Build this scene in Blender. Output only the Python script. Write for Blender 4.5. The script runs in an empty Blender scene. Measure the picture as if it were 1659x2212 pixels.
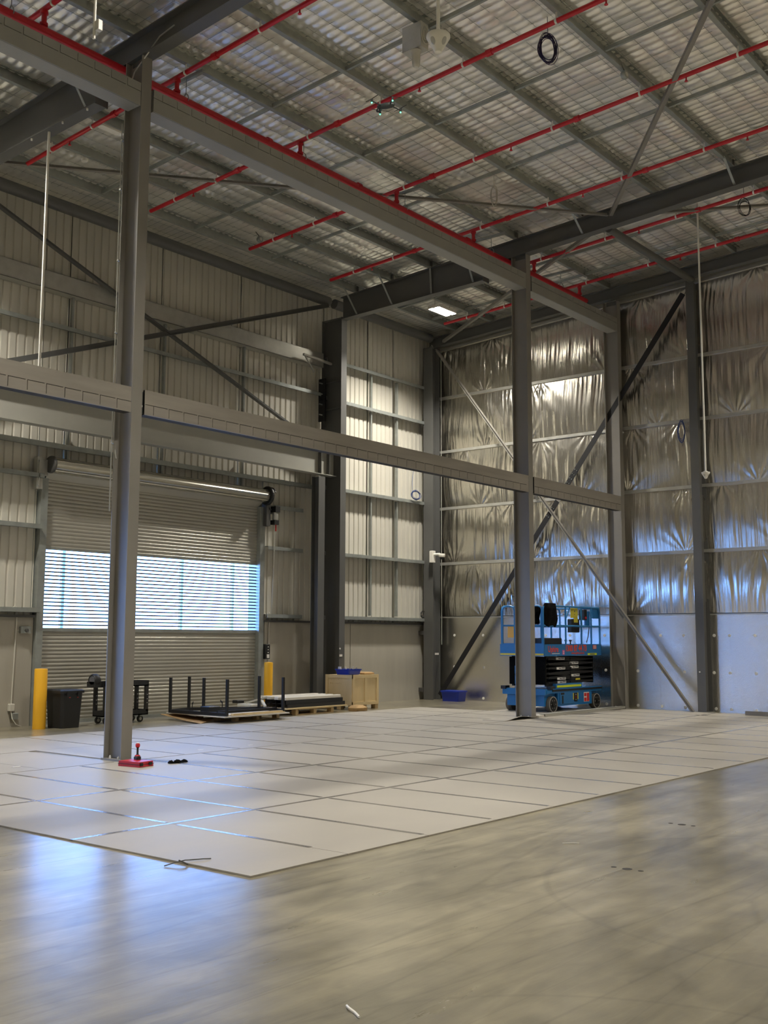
import bpy, bmesh, math, random
import numpy as np
from mathutils import Vector, Matrix

SC = bpy.context.scene
COL = SC.collection
random.seed(7)
rng = np.random.default_rng(7)

# ------------------------------------------------------------------ camera
F_PX, PITCH, ROLL, YAW, EYE = 2328.3, 0.116871, 0.0034816, 0.68579, 1.55
def _rot():
    cy, sy, cp, sp = math.cos(YAW), math.sin(YAW), math.cos(PITCH), math.sin(PITCH)
    fwd = Vector((cy*cp, sy*cp, sp)); right = Vector((sy, -cy, 0)); up = right.cross(fwd)
    cr, sr = math.cos(ROLL), math.sin(ROLL)
    return right*cr + up*sr, -right*sr + up*cr, fwd
CR, CU, CF = _rot()
cam = bpy.data.cameras.new('camera'); camo = bpy.data.objects.new('camera', cam); COL.objects.link(camo)
cam.sensor_fit = 'HORIZONTAL'; cam.sensor_width = 36.0; cam.lens = F_PX/1659*36.0
cam.clip_start = 0.05; cam.clip_end = 300
M = Matrix((CR, CU, -CF)).transposed().to_4x4(); M.translation = Vector((0, 0, EYE))
camo.matrix_world = M
SC.camera = camo

# ------------------------------------------------------------------ world (overcast blueish daylight outside) and exposure
W = bpy.data.worlds.new('world'); SC.world = W; W.use_nodes = True
bg = W.node_tree.nodes['Background']
SKY_COL, SKY_STR = (0.21, 0.43, 1.0, 1), 17.0
bg.inputs[0].default_value = SKY_COL; bg.inputs[1].default_value = SKY_STR
LAMP_W = 400.0                       # power of each high-bay lamp
LAMP_STR = 40.0                      # emission of the lamp diffusers
SC.view_settings.view_transform = 'Standard'; SC.view_settings.look = 'None'
SC.view_settings.gamma = 1; SC.view_settings.use_curve_mapping = False
SC.view_settings.exposure = 0.0
SC.cycles.use_denoising = True
SC.cycles.max_bounces = 8; SC.cycles.diffuse_bounces = 5; SC.cycles.glossy_bounces = 4
SC.cycles.transparent_max_bounces = 12
SC.cycles.caustics_reflective = True; SC.cycles.blur_glossy = 1.0
SC.cycles.sample_clamp_indirect = 8.0
def portal(x0, x1, y, z0, z1):
    l = bpy.data.lights.new('daylight_portal', 'AREA'); l.shape = 'RECTANGLE'; l.size = x1-x0; l.size_y = z1-z0
    l.cycles.is_portal = True
    o = bpy.data.objects.new('daylight_portal', l); COL.objects.link(o)
    o.location = ((x0+x1)/2, y, (z0+z1)/2); o.rotation_euler = (-math.pi/2, 0, 0)
portal(11.1, 16.55, 17.35, 1.7, 3.12)
portal(1.2, 6.65, 17.35, 0.95, 3.12)

# ------------------------------------------------------------------ helpers
class MB:
    def __init__(s): s.v = []; s.f = []
    def add(s, vs, fs):
        n = len(s.v); s.v += [tuple(map(float, p)) for p in vs]; s.f += [tuple(i+n for i in f) for f in fs]; return s
    def box(s, x0, x1, y0, y1, z0, z1):
        return s.add([(x0,y0,z0),(x1,y0,z0),(x1,y1,z0),(x0,y1,z0),(x0,y0,z1),(x1,y0,z1),(x1,y1,z1),(x0,y1,z1)],
                     [(0,3,2,1),(4,5,6,7),(0,1,5,4),(1,2,6,5),(2,3,7,6),(3,0,4,7)])
    def cbox(s, x0, x1, y0, y1, z0, z1, c=0.01):      # box with chamfered vertical and top edges
        pts = [(x0+c,y0),(x1-c,y0),(x1,y0+c),(x1,y1-c),(x1-c,y1),(x0+c,y1),(x0,y1-c),(x0,y0+c)]
        cx, cy = (x0+x1)/2, (y0+y1)/2
        rings = [[(p[0],p[1],z0) for p in pts], [(p[0],p[1],z1-c) for p in pts],
                 [(cx+(p[0]-cx)*(1-2*c/max(x1-x0,1e-6)), cy+(p[1]-cy)*(1-2*c/max(y1-y0,1e-6)), z1) for p in pts]]
        return s.loft(rings)
    def loft(s, rings, cap=True, closed=True):
        n = len(rings[0]); vs = [p for r in rings for p in r]; fs = []
        for k in range(len(rings)-1):
            for i in range(n if closed else n-1):
                j = (i+1) % n
                fs.append((k*n+i, k*n+j, (k+1)*n+j, (k+1)*n+i))
        if cap: fs += [tuple(range(n-1,-1,-1)), tuple((len(rings)-1)*n+i for i in range(n))]
        return s.add(vs, fs)
    def prism(s, poly, o, u, v, w, L):                # 2D polygon in (u,v) at o, swept along w by L
        o, u, v, w = Vector(o), Vector(u), Vector(v), Vector(w).normalized()
        a = [o+u*p[0]+v*p[1] for p in poly]
        return s.loft([a, [p+w*L for p in a]])
    def sweep(s, poly, p0, p1, side=None):            # section poly (side, up) between two points
        p0, p1 = Vector(p0), Vector(p1); w = (p1-p0); L = w.length; w.normalize()
        if side is None:
            side = w.cross(Vector((0,0,1)));
            if side.length < 1e-3: side = Vector((1,0,0))
        side = (Vector(side)-w*Vector(side).dot(w)).normalized(); up = side.cross(w)
        return s.prism(poly, p0, side, up, w, L)
    def bar(s, p0, p1, a, b, side=None):
        return s.sweep([(-a/2,-b/2),(a/2,-b/2),(a/2,b/2),(-a/2,b/2)], p0, p1, side)
    def tube(s, p0, p1, r, n=10, r1=None):
        p0, p1 = Vector(p0), Vector(p1); w = (p1-p0).normalized()
        a = w.orthogonal().normalized(); b = w.cross(a); r1 = r if r1 is None else r1
        R = lambda c, q: [c+(a*math.cos(t)+b*math.sin(t))*q for t in [2*math.pi*i/n for i in range(n)]]
        return s.loft([R(p0, r), R(p1, r1)])
    def path(s, pts, r, n=6, closed=False):
        pts = [Vector(p) for p in pts]; rings = []; prev = None; N = len(pts)
        for i, p in enumerate(pts):
            t = (pts[(i+1) % N]-pts[i-1]) if closed else (pts[min(i+1,N-1)]-pts[max(i-1,0)])
            t.normalize()
            a = t.orthogonal().normalized() if prev is None else (prev-t*prev.dot(t))
            if a.length < 1e-5: a = t.orthogonal()
            a.normalize(); prev = a; b = t.cross(a)
            rings.append([p+(a*math.cos(q)+b*math.sin(q))*r for q in [2*math.pi*k/n for k in range(n)]])
        if closed: rings.append(rings[0]); return s.loft(rings, cap=False)
        return s.loft(rings)
    def lathe(s, prof, c, n=20, axis='z', cap=True):
        c = Vector(c); rings = []
        for r, h in prof:
            ring = []
            for k in range(n):
                t = 2*math.pi*k/n; x, y = r*math.cos(t), r*math.sin(t)
                ring.append(c+{'z':Vector((x,y,h)),'y':Vector((x,h,y)),'x':Vector((h,x,y))}[axis])
            rings.append(ring)
        return s.loft(rings, cap)
    def build(s, name, m, parent=None, smooth=False, origin=None):
        me = bpy.data.meshes.new(name)
        arr = np.array(s.v) if s.v else np.zeros((1,3))
        if parent is not None: org = Vector(parent['_o'])
        elif origin is not None: org = Vector(origin)
        else:
            lo, hi = arr.min(0), arr.max(0); org = Vector(((lo[0]+hi[0])/2, (lo[1]+hi[1])/2, lo[2]))
        me.from_pydata([tuple(Vector(p)-org) for p in s.v], [], s.f); me.update()
        bm = bmesh.new(); bm.from_mesh(me); bmesh.ops.recalc_face_normals(bm, faces=bm.faces); bm.to_mesh(me); bm.free()
        return link(name, me, m, parent, org, smooth)
def link(name, me, m, parent, org, smooth=False):
    if m is not None: me.materials.append(m)
    o = bpy.data.objects.new(name, me); COL.objects.link(o)
    o['_o'] = tuple(org)
    if parent is None: o.location = org
    else: o.parent = parent; o.location = Vector(org)-Vector(parent['_o'])
    if smooth:
        for p in me.polygons: p.use_smooth = True
        try: me.set_sharp_from_angle(angle=math.radians(40))
        except Exception: pass
    return o
def gridmesh(name, P, m, parent=None, org=(0,0,0), smooth=True):   # P: (n,m,3) array
    n, k = P.shape[:2]; me = bpy.data.meshes.new(name)
    V = (P-np.array(org)).reshape(-1, 3)
    i, j = np.meshgrid(np.arange(n-1), np.arange(k-1), indexing='ij'); a = (i*k+j).ravel()
    Fc = np.stack([a, a+1, a+k+1, a+k], 1)
    me.vertices.add(len(V)); me.vertices.foreach_set('co', V.ravel())
    me.loops.add(Fc.size); me.loops.foreach_set('vertex_index', Fc.ravel().astype(np.int32))
    me.polygons.add(len(Fc)); me.polygons.foreach_set('loop_start', np.arange(0, Fc.size, 4, dtype=np.int32))
    try: me.polygons.foreach_set('loop_total', np.full(len(Fc), 4, dtype=np.int32))
    except Exception: pass
    me.polygons.foreach_set('use_smooth', np.full(len(Fc), smooth)); me.update(calc_edges=True); me.validate()
    return link(name, me, m, parent, org)
def thing(name, label, cat, loc, group=None, kind=None):
    o = bpy.data.objects.new(name, None); COL.objects.link(o); o.location = loc; o['_o'] = tuple(loc)
    o.empty_display_size = 0.1
    if kind: o['kind'] = kind
    if label: o['label'] = label; o['category'] = cat
    if group: o['group'] = group
    return o
def tag(o, label, cat, group=None):
    o['label'] = label; o['category'] = cat
    if group: o['group'] = group
    return o
def struct(o): o['kind'] = 'structure'; return o
def stuff(o): o['kind'] = 'stuff'; return o
def lab(o, l): o['label'] = l; return o
def dup(o, dloc, parent):
    c = o.copy(); COL.objects.link(c); c.parent = parent; c.location = o.location+Vector(dloc)
    c['_o'] = tuple(Vector(o['_o'])+Vector(dloc)); return c

def cpur(): return [(0,0),(-0.075,0),(-0.075,0.022),(-0.071,0.022),(-0.071,0.005),(-0.005,0.005),(-0.005,0.195),(-0.071,0.195),(-0.071,0.178),(-0.075,0.178),(-0.075,0.2),(0,0.2)]
def isec(b, d, tf=0.014, tw=0.01):    # flanges parallel to u, depth along v
    return [(-b/2,-d/2),(b/2,-d/2),(b/2,-d/2+tf),(tw/2,-d/2+tf),(tw/2,d/2-tf),(b/2,d/2-tf),(b/2,d/2),(-b/2,d/2),(-b/2,d/2-tf),(-tw/2,d/2-tf),(-tw/2,-d/2+tf),(-b/2,-d/2+tf)]
def angle(a, t=0.008): return [(0,0),(a,0),(a,t),(t,t),(t,a),(0,a)]
def zsec(d, fl, t=0.005): return [(0,0),(fl,0),(fl,t),(t,t),(t,d-t),(t,d),(-fl+t,d),(-fl+t,d-t),(0,d-t)]
def csec(d, fl, t=0.005): return [(0,0),(fl,0),(fl,t),(t,t),(t,d-t),(fl,d-t),(fl,d),(0,d)]

def _hash(ix, iy, seed):
    h = (ix*374761393 + iy*668265263 + seed*1442695041) & 0xffffffff
    h = ((h ^ (h >> 13))*1274126177) & 0xffffffff
    return ((h ^ (h >> 16)) & 0xffff)/65535.0
def vnoise(x, y, seed=0):
    x = np.asarray(x, float); y = np.asarray(y, float)
    ix = np.floor(x).astype(np.int64); iy = np.floor(y).astype(np.int64); fx = x-ix; fy = y-iy
    fx = fx*fx*(3-2*fx); fy = fy*fy*(3-2*fy)
    a = _hash(ix,iy,seed); b = _hash(ix+1,iy,seed); c = _hash(ix,iy+1,seed); d = _hash(ix+1,iy+1,seed)
    return (a*(1-fx)+b*fx)*(1-fy)+(c*(1-fx)+d*fx)*fy

# ------------------------------------------------------------------ materials
def mat(name, col, rough=0.5, metal=0.0, var=0.0, vscale=3.0, bump=0.0, bscale=40.0, rvar=0.0, stretch=(1,1,1), spec=0.5, coat=0.0, col2=None, emit=None):
    m = bpy.data.materials.new(name); m.use_nodes = True; nt = m.node_tree; p = nt.nodes['Principled BSDF']
    p.inputs['Base Color'].default_value = (*col, 1); p.inputs['Roughness'].default_value = rough
    p.inputs['Metallic'].default_value = metal
    p.inputs['Specular IOR Level'].default_value = spec
    p.inputs['Coat Weight'].default_value = coat
    if emit: p.inputs['Emission Color'].default_value = (*emit[:3], 1); p.inputs['Emission Strength'].default_value = emit[3]
    if var or bump or rvar:
        tc = nt.nodes.new('ShaderNodeTexCoord'); mp = nt.nodes.new('ShaderNodeMapping'); mp.inputs['Scale'].default_value = stretch
        geo = nt.nodes.new('ShaderNodeNewGeometry')
        nt.links.new(geo.outputs['Position'], mp.inputs['Vector'])
        if var or rvar:
            n = nt.nodes.new('ShaderNodeTexNoise'); n.inputs['Scale'].default_value = vscale; n.inputs['Detail'].default_value = 6
            n.inputs['Roughness'].default_value = 0.6
            nt.links.new(mp.outputs[0], n.inputs['Vector'])
        if var:
            cr = nt.nodes.new('ShaderNodeValToRGB'); cr.color_ramp.elements[0].position = 0.2; cr.color_ramp.elements[1].position = 0.8
            lo = [c*(1-var) for c in col] if col2 is None else col2
            hi = [min(1, c*(1+var)) for c in col]
            cr.color_ramp.elements[0].color = (*lo, 1); cr.color_ramp.elements[1].color = (*hi, 1)
            nt.links.new(n.outputs['Fac'], cr.inputs[0]); nt.links.new(cr.outputs[0], p.inputs['Base Color'])
        if rvar:
            mr = nt.nodes.new('ShaderNodeMapRange'); mr.inputs[1].default_value = 0.15; mr.inputs[2].default_value = 0.85
            mr.inputs[3].default_value = max(0.02, rough-rvar); mr.inputs[4].default_value = min(1, rough+rvar)
            nt.links.new(n.outputs['Fac'], mr.inputs[0]); nt.links.new(mr.outputs[0], p.inputs['Roughness'])
        if bump:
            n2 = nt.nodes.new('ShaderNodeTexNoise'); n2.inputs['Scale'].default_value = bscale; n2.inputs['Detail'].default_value = 4
            nt.links.new(mp.outputs[0], n2.inputs['Vector'])
            b = nt.nodes.new('ShaderNodeBump'); b.inputs['Strength'].default_value = bump; b.inputs['Distance'].default_value = 0.01
            nt.links.new(n2.outputs['Fac'], b.inputs['Height']); nt.links.new(b.outputs[0], p.inputs['Normal'])
    return m

MT = dict(
 col_steel = mat('column_paint', (0.235,0.22,0.195), 0.5, 0.1, 0.08, 2.0, rvar=0.05),
 dark_steel= mat('dark_steel_paint', (0.085,0.083,0.078), 0.5, 0.2, 0.08, 2.0),
 raf_steel = mat('rafter_paint', (0.11,0.11,0.105), 0.5, 0.15, 0.08, 2.0),
 beam_steel= mat('beam_primer', (0.31,0.305,0.275), 0.5, 0.2, 0.10, 1.5, rvar=0.08),
 beam_scuff= mat('beam_primer_scuffed', (0.31,0.285,0.25), 0.42, 0.25, 0.16, 1.6, rvar=0.1, stretch=(0.6,1,5)),
 lint_steel= mat('lintel_paint', (0.36,0.355,0.315), 0.5, 0.2, 0.06, 2.0),
 galv      = mat('galvanised', (0.33,0.35,0.33), 0.42, 0.5, 0.18, 6.0, rvar=0.1, stretch=(1,1,1)),
 galv_light= mat('galvanised_bright', (0.5,0.495,0.45), 0.38, 0.6, 0.15, 5.0, rvar=0.1),
 clad      = mat('wall_cladding', (0.60,0.575,0.50), 0.35, 0.15, 0.05, 1.0, rvar=0.05),
 conc_wall = mat('precast_concrete', (0.39,0.365,0.305), 0.8, 0, 0.10, 1.5, 0.15, 60, stretch=(2.2,2.2,0.35)),
 door_sh   = mat('door_curtain', (0.40,0.385,0.33), 0.33, 0.35, 0.05, 2.0),
 door_roll = mat('door_roll', (0.5,0.48,0.40), 0.25, 0.7, 0.1, 6.0),
 rib_dark  = mat('window_rib', (0.06,0.07,0.09), 0.6),
 red_pipe  = mat('red_pipe', (0.50,0.012,0.022), 0.35, 0, 0.08, 3.0),
 white     = mat('white_plastic', (0.75,0.73,0.66), 0.4, 0, 0.03),
 offwhite  = mat('off_white', (0.55,0.53,0.46), 0.45, 0, 0.04),
 black     = mat('black_plastic', (0.012,0.012,0.012), 0.5, 0, 0.1),
 blackmetal= mat('black_powdercoat', (0.008,0.008,0.009), 0.55, 0, 0.1),
 cloth     = mat('black_cloth', (0.004,0.004,0.004), 0.95, 0, 0.1, 20, 0.4, 60, spec=0.15),
 yellow    = mat('yellow_paint', (0.80,0.42,0.015), 0.45, 0, 0.04),
 ply       = mat('plywood', (0.62,0.48,0.26), 0.6, 0, 0.12, 3.0, 0.1, 40, stretch=(1,1,0.3)),
 pine      = mat('pallet_pine', (0.46,0.33,0.17), 0.7, 0, 0.2, 4.0, 0.15, 50),
 card      = mat('cardboard', (0.42,0.27,0.12), 0.75, 0, 0.08, 4.0),
 whiteboard= mat('melamine_board', (0.62,0.59,0.52), 0.4, 0, 0.04),
 blueplas  = mat('blue_plastic', (0.008,0.03,0.33), 0.35, 0, 0.05),
 liftblue  = mat('lift_blue', (0.016,0.16,0.42), 0.35, 0, 0.08, 3.0),
 liftrail  = mat('lift_rail_blue', (0.03,0.2,0.46), 0.3, 0, 0.05),
 tyre      = mat('grey_rubber', (0.10,0.09,0.07), 0.7, 0, 0.1),
 rim       = mat('wheel_ring', (0.38,0.36,0.32), 0.5),
 hivis     = mat('yellow_green_tape', (0.62,0.72,0.02), 0.4),
 ylabel    = mat('yellow_label', (0.65,0.55,0.05), 0.45),
 orange    = mat('orange_red_print', (0.75,0.07,0.02), 0.4),
 pink      = mat('pink_label', (0.7,0.12,0.35), 0.4),
 redlab    = mat('red_label', (0.6,0.03,0.03), 0.4),
 paper     = mat('white_label', (0.75,0.73,0.68), 0.5),
 print_    = mat('grey_print', (0.12,0.12,0.13), 0.6),
 redplas   = mat('red_plastic', (0.50,0.02,0.035), 0.35, 0, 0.05),
 bluecable = mat('blue_cable', (0.02,0.05,0.20), 0.5),
 purplecab = mat('purple_cable', (0.02,0.012,0.06), 0.5),
 led       = mat('green_led', (0.1,0.8,0.4), 0.4, emit=(0.10,1.0,0.40,5)),
 drone_m   = mat('drone_shell', (0.03,0.035,0.035), 0.45),
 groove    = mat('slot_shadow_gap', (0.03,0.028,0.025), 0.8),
 kerbm     = mat('grey_channel', (0.42,0.41,0.36), 0.5, 0.1, 0.06),
 bright    = mat('bright_fixing', (0.72,0.71,0.66), 0.35),
 yard      = mat('yard_concrete', (0.5,0.5,0.5), 0.8, 0, 0.1),
)
# foil of the roof and the walls
def foil(name, col, rough, bump, dist, layers, rvar=0.06, metal=1.0):
    m = mat(name, col, rough, metal, 0.07, 1.3, rvar=rvar)
    nt = m.node_tree; p = nt.nodes['Principled BSDF']; geo = nt.nodes.new('ShaderNodeNewGeometry'); acc = None
    for st, sc_, w, det in layers:
        mp = nt.nodes.new('ShaderNodeMapping'); mp.inputs['Scale'].default_value = st
        n1 = nt.nodes.new('ShaderNodeTexNoise'); n1.inputs['Scale'].default_value = sc_; n1.inputs['Detail'].default_value = det; n1.inputs['Distortion'].default_value = 0.35
        nt.links.new(geo.outputs['Position'], mp.inputs['Vector']); nt.links.new(mp.outputs[0], n1.inputs['Vector'])
        q = nt.nodes.new('ShaderNodeMath'); q.operation = 'MULTIPLY_ADD'; q.inputs[1].default_value = w; q.inputs[2].default_value = 0
        nt.links.new(n1.outputs['Fac'], q.inputs[0])
        if acc: nt.links.new(acc, q.inputs[2])
        acc = q.outputs[0]
    b = nt.nodes.new('ShaderNodeBump'); b.inputs['Strength'].default_value = bump; b.inputs['Distance'].default_value = dist
    nt.links.new(acc, b.inputs['Height']); nt.links.new(b.outputs[0], p.inputs['Normal'])
    return m
MT['foil_roof'] = foil('roof_foil', (0.95,0.92,0.86), 0.36, 0.3, 0.02, (((1,1,1),7.0,1.0,4),), 0.05, 0.80)
MT['foil_wall'] = foil('wall_foil', (0.70,0.67,0.60), 0.23, 0.45, 0.02, (((1,12,0.7),1.0,1.0,4),((1,34,2.5),1.0,0.45,3)))
MT['foil_flat'] = foil('wall_foil_board', (0.88,0.86,0.80), 0.21, 0.35, 0.01, (((1,1,2.4),42,1.0,4),((1,1,1),3,0.8,2)), 0.03)

# polished floor slab
def floor_material():
    m = bpy.data.materials.new('polished_concrete'); m.use_nodes = True; nt = m.node_tree; N = nt.nodes; L = nt.links
    p = N['Principled BSDF']; geo = N.new('ShaderNodeNewGeometry')
    def noise(scale, detail, st=(1,1,1), rot=0.0, dist=0.0):
        mp = N.new('ShaderNodeMapping'); mp.inputs['Scale'].default_value = st; mp.inputs['Rotation'].default_value = (0,0,rot)
        n = N.new('ShaderNodeTexNoise'); n.inputs['Scale'].default_value = scale; n.inputs['Detail'].default_value = detail; n.inputs['Distortion'].default_value = dist
        L.new(geo.outputs['Position'], mp.inputs['Vector']); L.new(mp.outputs[0], n.inputs['Vector']); return n.outputs['Fac']
    def ramp(src, a, b, c0, c1):
        r = N.new('ShaderNodeValToRGB'); r.color_ramp.elements[0].position = a; r.color_ramp.elements[1].position = b
        r.color_ramp.elements[0].color = (*c0,1); r.color_ramp.elements[1].color = (*c1,1); L.new(src, r.inputs[0]); return r.outputs[0]
    base = ramp(noise(0.42, 9, (1,1,1), 0, 1.1), 0.25, 0.75, (0.145,0.13,0.09), (0.39,0.35,0.245))
    fine = ramp(noise(3.2, 9, (1,1.5,1), 0.5, 0.8), 0.2, 0.8, (0.74,0.74,0.75), (1.20,1.20,1.18))
    strk = ramp(noise(1.1, 9, (0.45,3.0,1), 0.30, 1.2), 0.30, 0.78, (1.12,1.12,1.12), (0.72,0.72,0.72))
    strk2 = ramp(noise(1.3, 9, (0.45,3.6,1), -0.75, 1.0), 0.40, 0.85, (0.95,0.95,0.95), (1.26,1.26,1.22))
    def scratch(rot, st, w, c, seed):
        mp = N.new('ShaderNodeMapping'); mp.inputs['Scale'].default_value = st; mp.inputs['Rotation'].default_value = (0,0,rot); mp.inputs['Location'].default_value = (seed,seed*2,0)
        v = N.new('ShaderNodeTexVoronoi'); v.feature = 'DISTANCE_TO_EDGE'; v.inputs['Scale'].default_value = 1.0
        L.new(geo.outputs['Position'], mp.inputs['Vector']); L.new(mp.outputs[0], v.inputs['Vector'])
        return ramp(v.outputs['Distance'], 0.0, w, c, (1,1,1))
    sc1 = scratch(0.33, (0.16,1.7,1), 0.016, (0.80,0.80,0.80), 3.1); sc2 = scratch(-0.62, (0.14,1.3,1), 0.012, (1.14,1.14,1.14), 8.7); sc3 = scratch(0.55, (0.2,2.3,1), 0.014, (0.84,0.84,0.84), 1.4)
    def mul(a, b):
        x = N.new('ShaderNodeMix'); x.data_type = 'RGBA'; x.blend_type = 'MULTIPLY'; x.inputs[0].default_value = 1
        L.new(a, x.inputs[6]); L.new(b, x.inputs[7]); return x.outputs[2]
    col = mul(mul(mul(mul(mul(mul(base, fine), strk), strk2), sc1), sc2), sc3)
    # arcs left by forklift tyres
    def arc(cx, cy, r, w):
        sx = N.new('ShaderNodeVectorMath'); sx.operation = 'DISTANCE'; sx.inputs[1].default_value = (cx, cy, 0)
        L.new(geo.outputs['Position'], sx.inputs[0])
        s = N.new('ShaderNodeMath'); s.operation = 'SUBTRACT'; s.inputs[1].default_value = r; L.new(sx.outputs['Value'], s.inputs[0])
        a = N.new('ShaderNodeMath'); a.operation = 'ABSOLUTE'; L.new(s.outputs[0], a.inputs[0])
        return ramp(a.outputs[0], w*0.4, w, (0.86,0.86,0.86), (1,1,1))
    for a in ((7.2,2.1,1.9,0.03),(10.9,5.6,3.3,0.025),(3.0,1.6,1.6,0.02)): col = mul(col, arc(*a))
    L.new(col, p.inputs['Base Color'])
    rr = N.new('ShaderNodeMapRange'); rr.inputs[1].default_value = 0.1; rr.inputs[2].default_value = 0.9; rr.inputs[3].default_value = 0.24; rr.inputs[4].default_value = 0.37
    L.new(noise(2.2, 6, (0.6,3,1), 0.3), rr.inputs[0]); L.new(rr.outputs[0], p.inputs['Roughness'])
    b = N.new('ShaderNodeBump'); b.inputs['Strength'].default_value = 0.12; b.inputs['Distance'].default_value = 0.01
    L.new(noise(11.0, 8, (0.6,2.6,1), 0.3, 0.6), b.inputs['Height']); L.new(b.outputs[0], p.inputs['Normal'])
    p.inputs['Specular IOR Level'].default_value = 1.0; p.inputs['Coat Weight'].default_value = 0.5; p.inputs['Coat Roughness'].default_value = 0.22
    return m
MT['floor'] = floor_material()
MT['sheet'] = mat('floor_sheet_board', (0.355,0.33,0.285), 0.45, 0, 0.14, 0.9, 0.05, 8, rvar=0.08, stretch=(0.7,1.3,1), spec=0.3)
MT['sheet_edge'] = MT['sheet']
MT['tape'] = mat('clear_tape', (0.19,0.18,0.165), 0.16, 0, 0.06, 6, 0.25, 30, spec=0.8, stretch=(1,1,1))
# clear corrugated window slats
def clear_mat():
    m = bpy.data.materials.new('clear_slat'); m.use_nodes = True; nt = m.node_tree; nt.nodes.clear()
    o = nt.nodes.new('ShaderNodeOutputMaterial'); t = nt.nodes.new('ShaderNodeBsdfTransparent'); g = nt.nodes.new('ShaderNodeBsdfGlossy'); mx = nt.nodes.new('ShaderNodeMixShader')
    t.inputs[0].default_value = (0.88,0.93,0.97,1); g.inputs['Roughness'].default_value = 0.15; mx.inputs[0].default_value = 0.07
    nt.links.new(t.outputs[0], mx.inputs[1]); nt.links.new(g.outputs[0], mx.inputs[2]); nt.links.new(mx.outputs[0], o.inputs[0]); return m
MT['clear'] = clear_mat()
MT['lamp'] = mat('lamp_diffuser', (1,1,1), 0.5, emit=(1.0,0.93,0.78,LAMP_STR))

XW, YW = 22.8, 17.1                     # inner faces of the foil wall and of the roller-door wall
XB, YB = -12.0, -12.0                   # the far side of the hall, behind the camera
def zr(y): return 9.5+0.055*(17.0-y)    # underside of the purlins

# ------------------------------------------------------------------ floor, yard, ceiling, walls
fl = MB().box(XB-0.3, XW+0.3, YB-0.3, YW+0.3, -0.2, 0.0).build('floor', MT['floor'], origin=(0,0,0)); struct(fl)
yd = MB().box(-30, 45, YW+0.31, 60, -0.25, -0.03).build('yard_ground', MT['yard'], origin=(0,17.5,0)); struct(yd)

def roof_foil():
    x = np.concatenate([np.arange(XB, 5.0, 0.6), np.arange(5.0, XW+0.3, 0.03)])
    y = np.concatenate([np.arange(YB, 3.0, 0.6), np.arange(3.0, YW+0.2, 0.05)])
    X, Y = np.meshgrid(x, y, indexing='ij')
    cx, cy = X/0.15, Y/0.30
    wob = vnoise(X*1.3, Y*1.3, 3)*0.5
    q = np.abs(np.sin(np.pi*(cx)))**0.8*np.abs(np.sin(np.pi*(cy)))**0.4
    amp = 0.018+0.020*vnoise(X*2.1, Y*1.7, 5)
    crease = (vnoise(X*7, Y*2.2, 9)-0.5)*0.010*(0.2+vnoise(X*0.9, Y*0.9, 11)*1.4)
    big = (vnoise(X*0.8, Y*0.8, 13)-0.5)*0.04
    Z = zr(Y)+0.205 - q*amp*(0.55+0.9*vnoise(cx*1.0, cy*1.0, 21)) + crease + big*0.3
    return gridmesh('ceiling', np.stack([X, Y, Z], 2), MT['foil_roof'], org=(0,0,9.5))
ceil = struct(roof_foil())
# safety mesh wires under the foil
mb = MB()
for k in range(int((YW-2)/0.30)+1):
    y = 2.1+0.30*k
    if y < YW: mb.box(5.0, XW, y-0.0015, y+0.0015, zr(y)+0.199, zr(y)+0.202)
for k in range(int((XW-5)/0.15)+1):
    x = 4.95+0.15*k
    mb.loft([[(x-0.002,3,zr(3)+0.198),(x+0.002,3,zr(3)+0.198),(x+0.002,3,zr(3)+0.202),(x-0.002,3,zr(3)+0.202)],
             [(x-0.002,YW,zr(YW)+0.198),(x+0.002,YW,zr(YW)+0.198),(x+0.002,YW,zr(YW)+0.202),(x-0.002,YW,zr(YW)+0.202)]])
stuff(mb.build('safety_mesh', MT['galv'], ceil))
# roof above the foil, so that the hall is closed
MB().loft([[(XB-0.3,YB-0.3,zr(YB)+0.35),(XW+0.3,YB-0.3,zr(YB)+0.35),(XW+0.3,YB-0.3,zr(YB)+0.45),(XB-0.3,YB-0.3,zr(YB)+0.45)],
           [(XB-0.3,YW+0.3,zr(YW)+0.35),(XW+0.3,YW+0.3,zr(YW)+0.35),(XW+0.3,YW+0.3,zr(YW)+0.45),(XB-0.3,YW+0.3,zr(YW)+0.45)]]).build('roof_sheeting', MT['galv'], ceil)
# purlins, bridging
PY = [15.95,14.9,13.8,12.68,11.57,10.04,8.5,6.95,5.4,3.87,2.3,0.75,-0.8,-3.9,-7,-10]
p0 = MB().prism(cpur(), (XB,PY[0]+0.04,zr(PY[0])), (0,1,0), (0,0,1), (1,0,0), XW-0.1-XB).build('purlin', MT['galv'], ceil)
for y in PY[1:]: dup(p0, (0, y-PY[0], zr(y)-zr(PY[0])), ceil)
BX = [1.5,3.7,5.9,11.3,13.5,15.65,20.07,21.35]
for i in range(len(PY)-4):
    ya, yb = PY[i+1]+0.02, PY[i]-0.02
    b0 = MB().sweep(csec(0.06,0.04,0.005), (BX[0],ya,zr(ya)+0.02), (BX[0],yb,zr(yb)+0.02), (1,0,0)).build('bridging_strut', MT['galv'], ceil)
    for x in BX[1:]: dup(b0, (x-BX[0],0,0), ceil)

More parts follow.
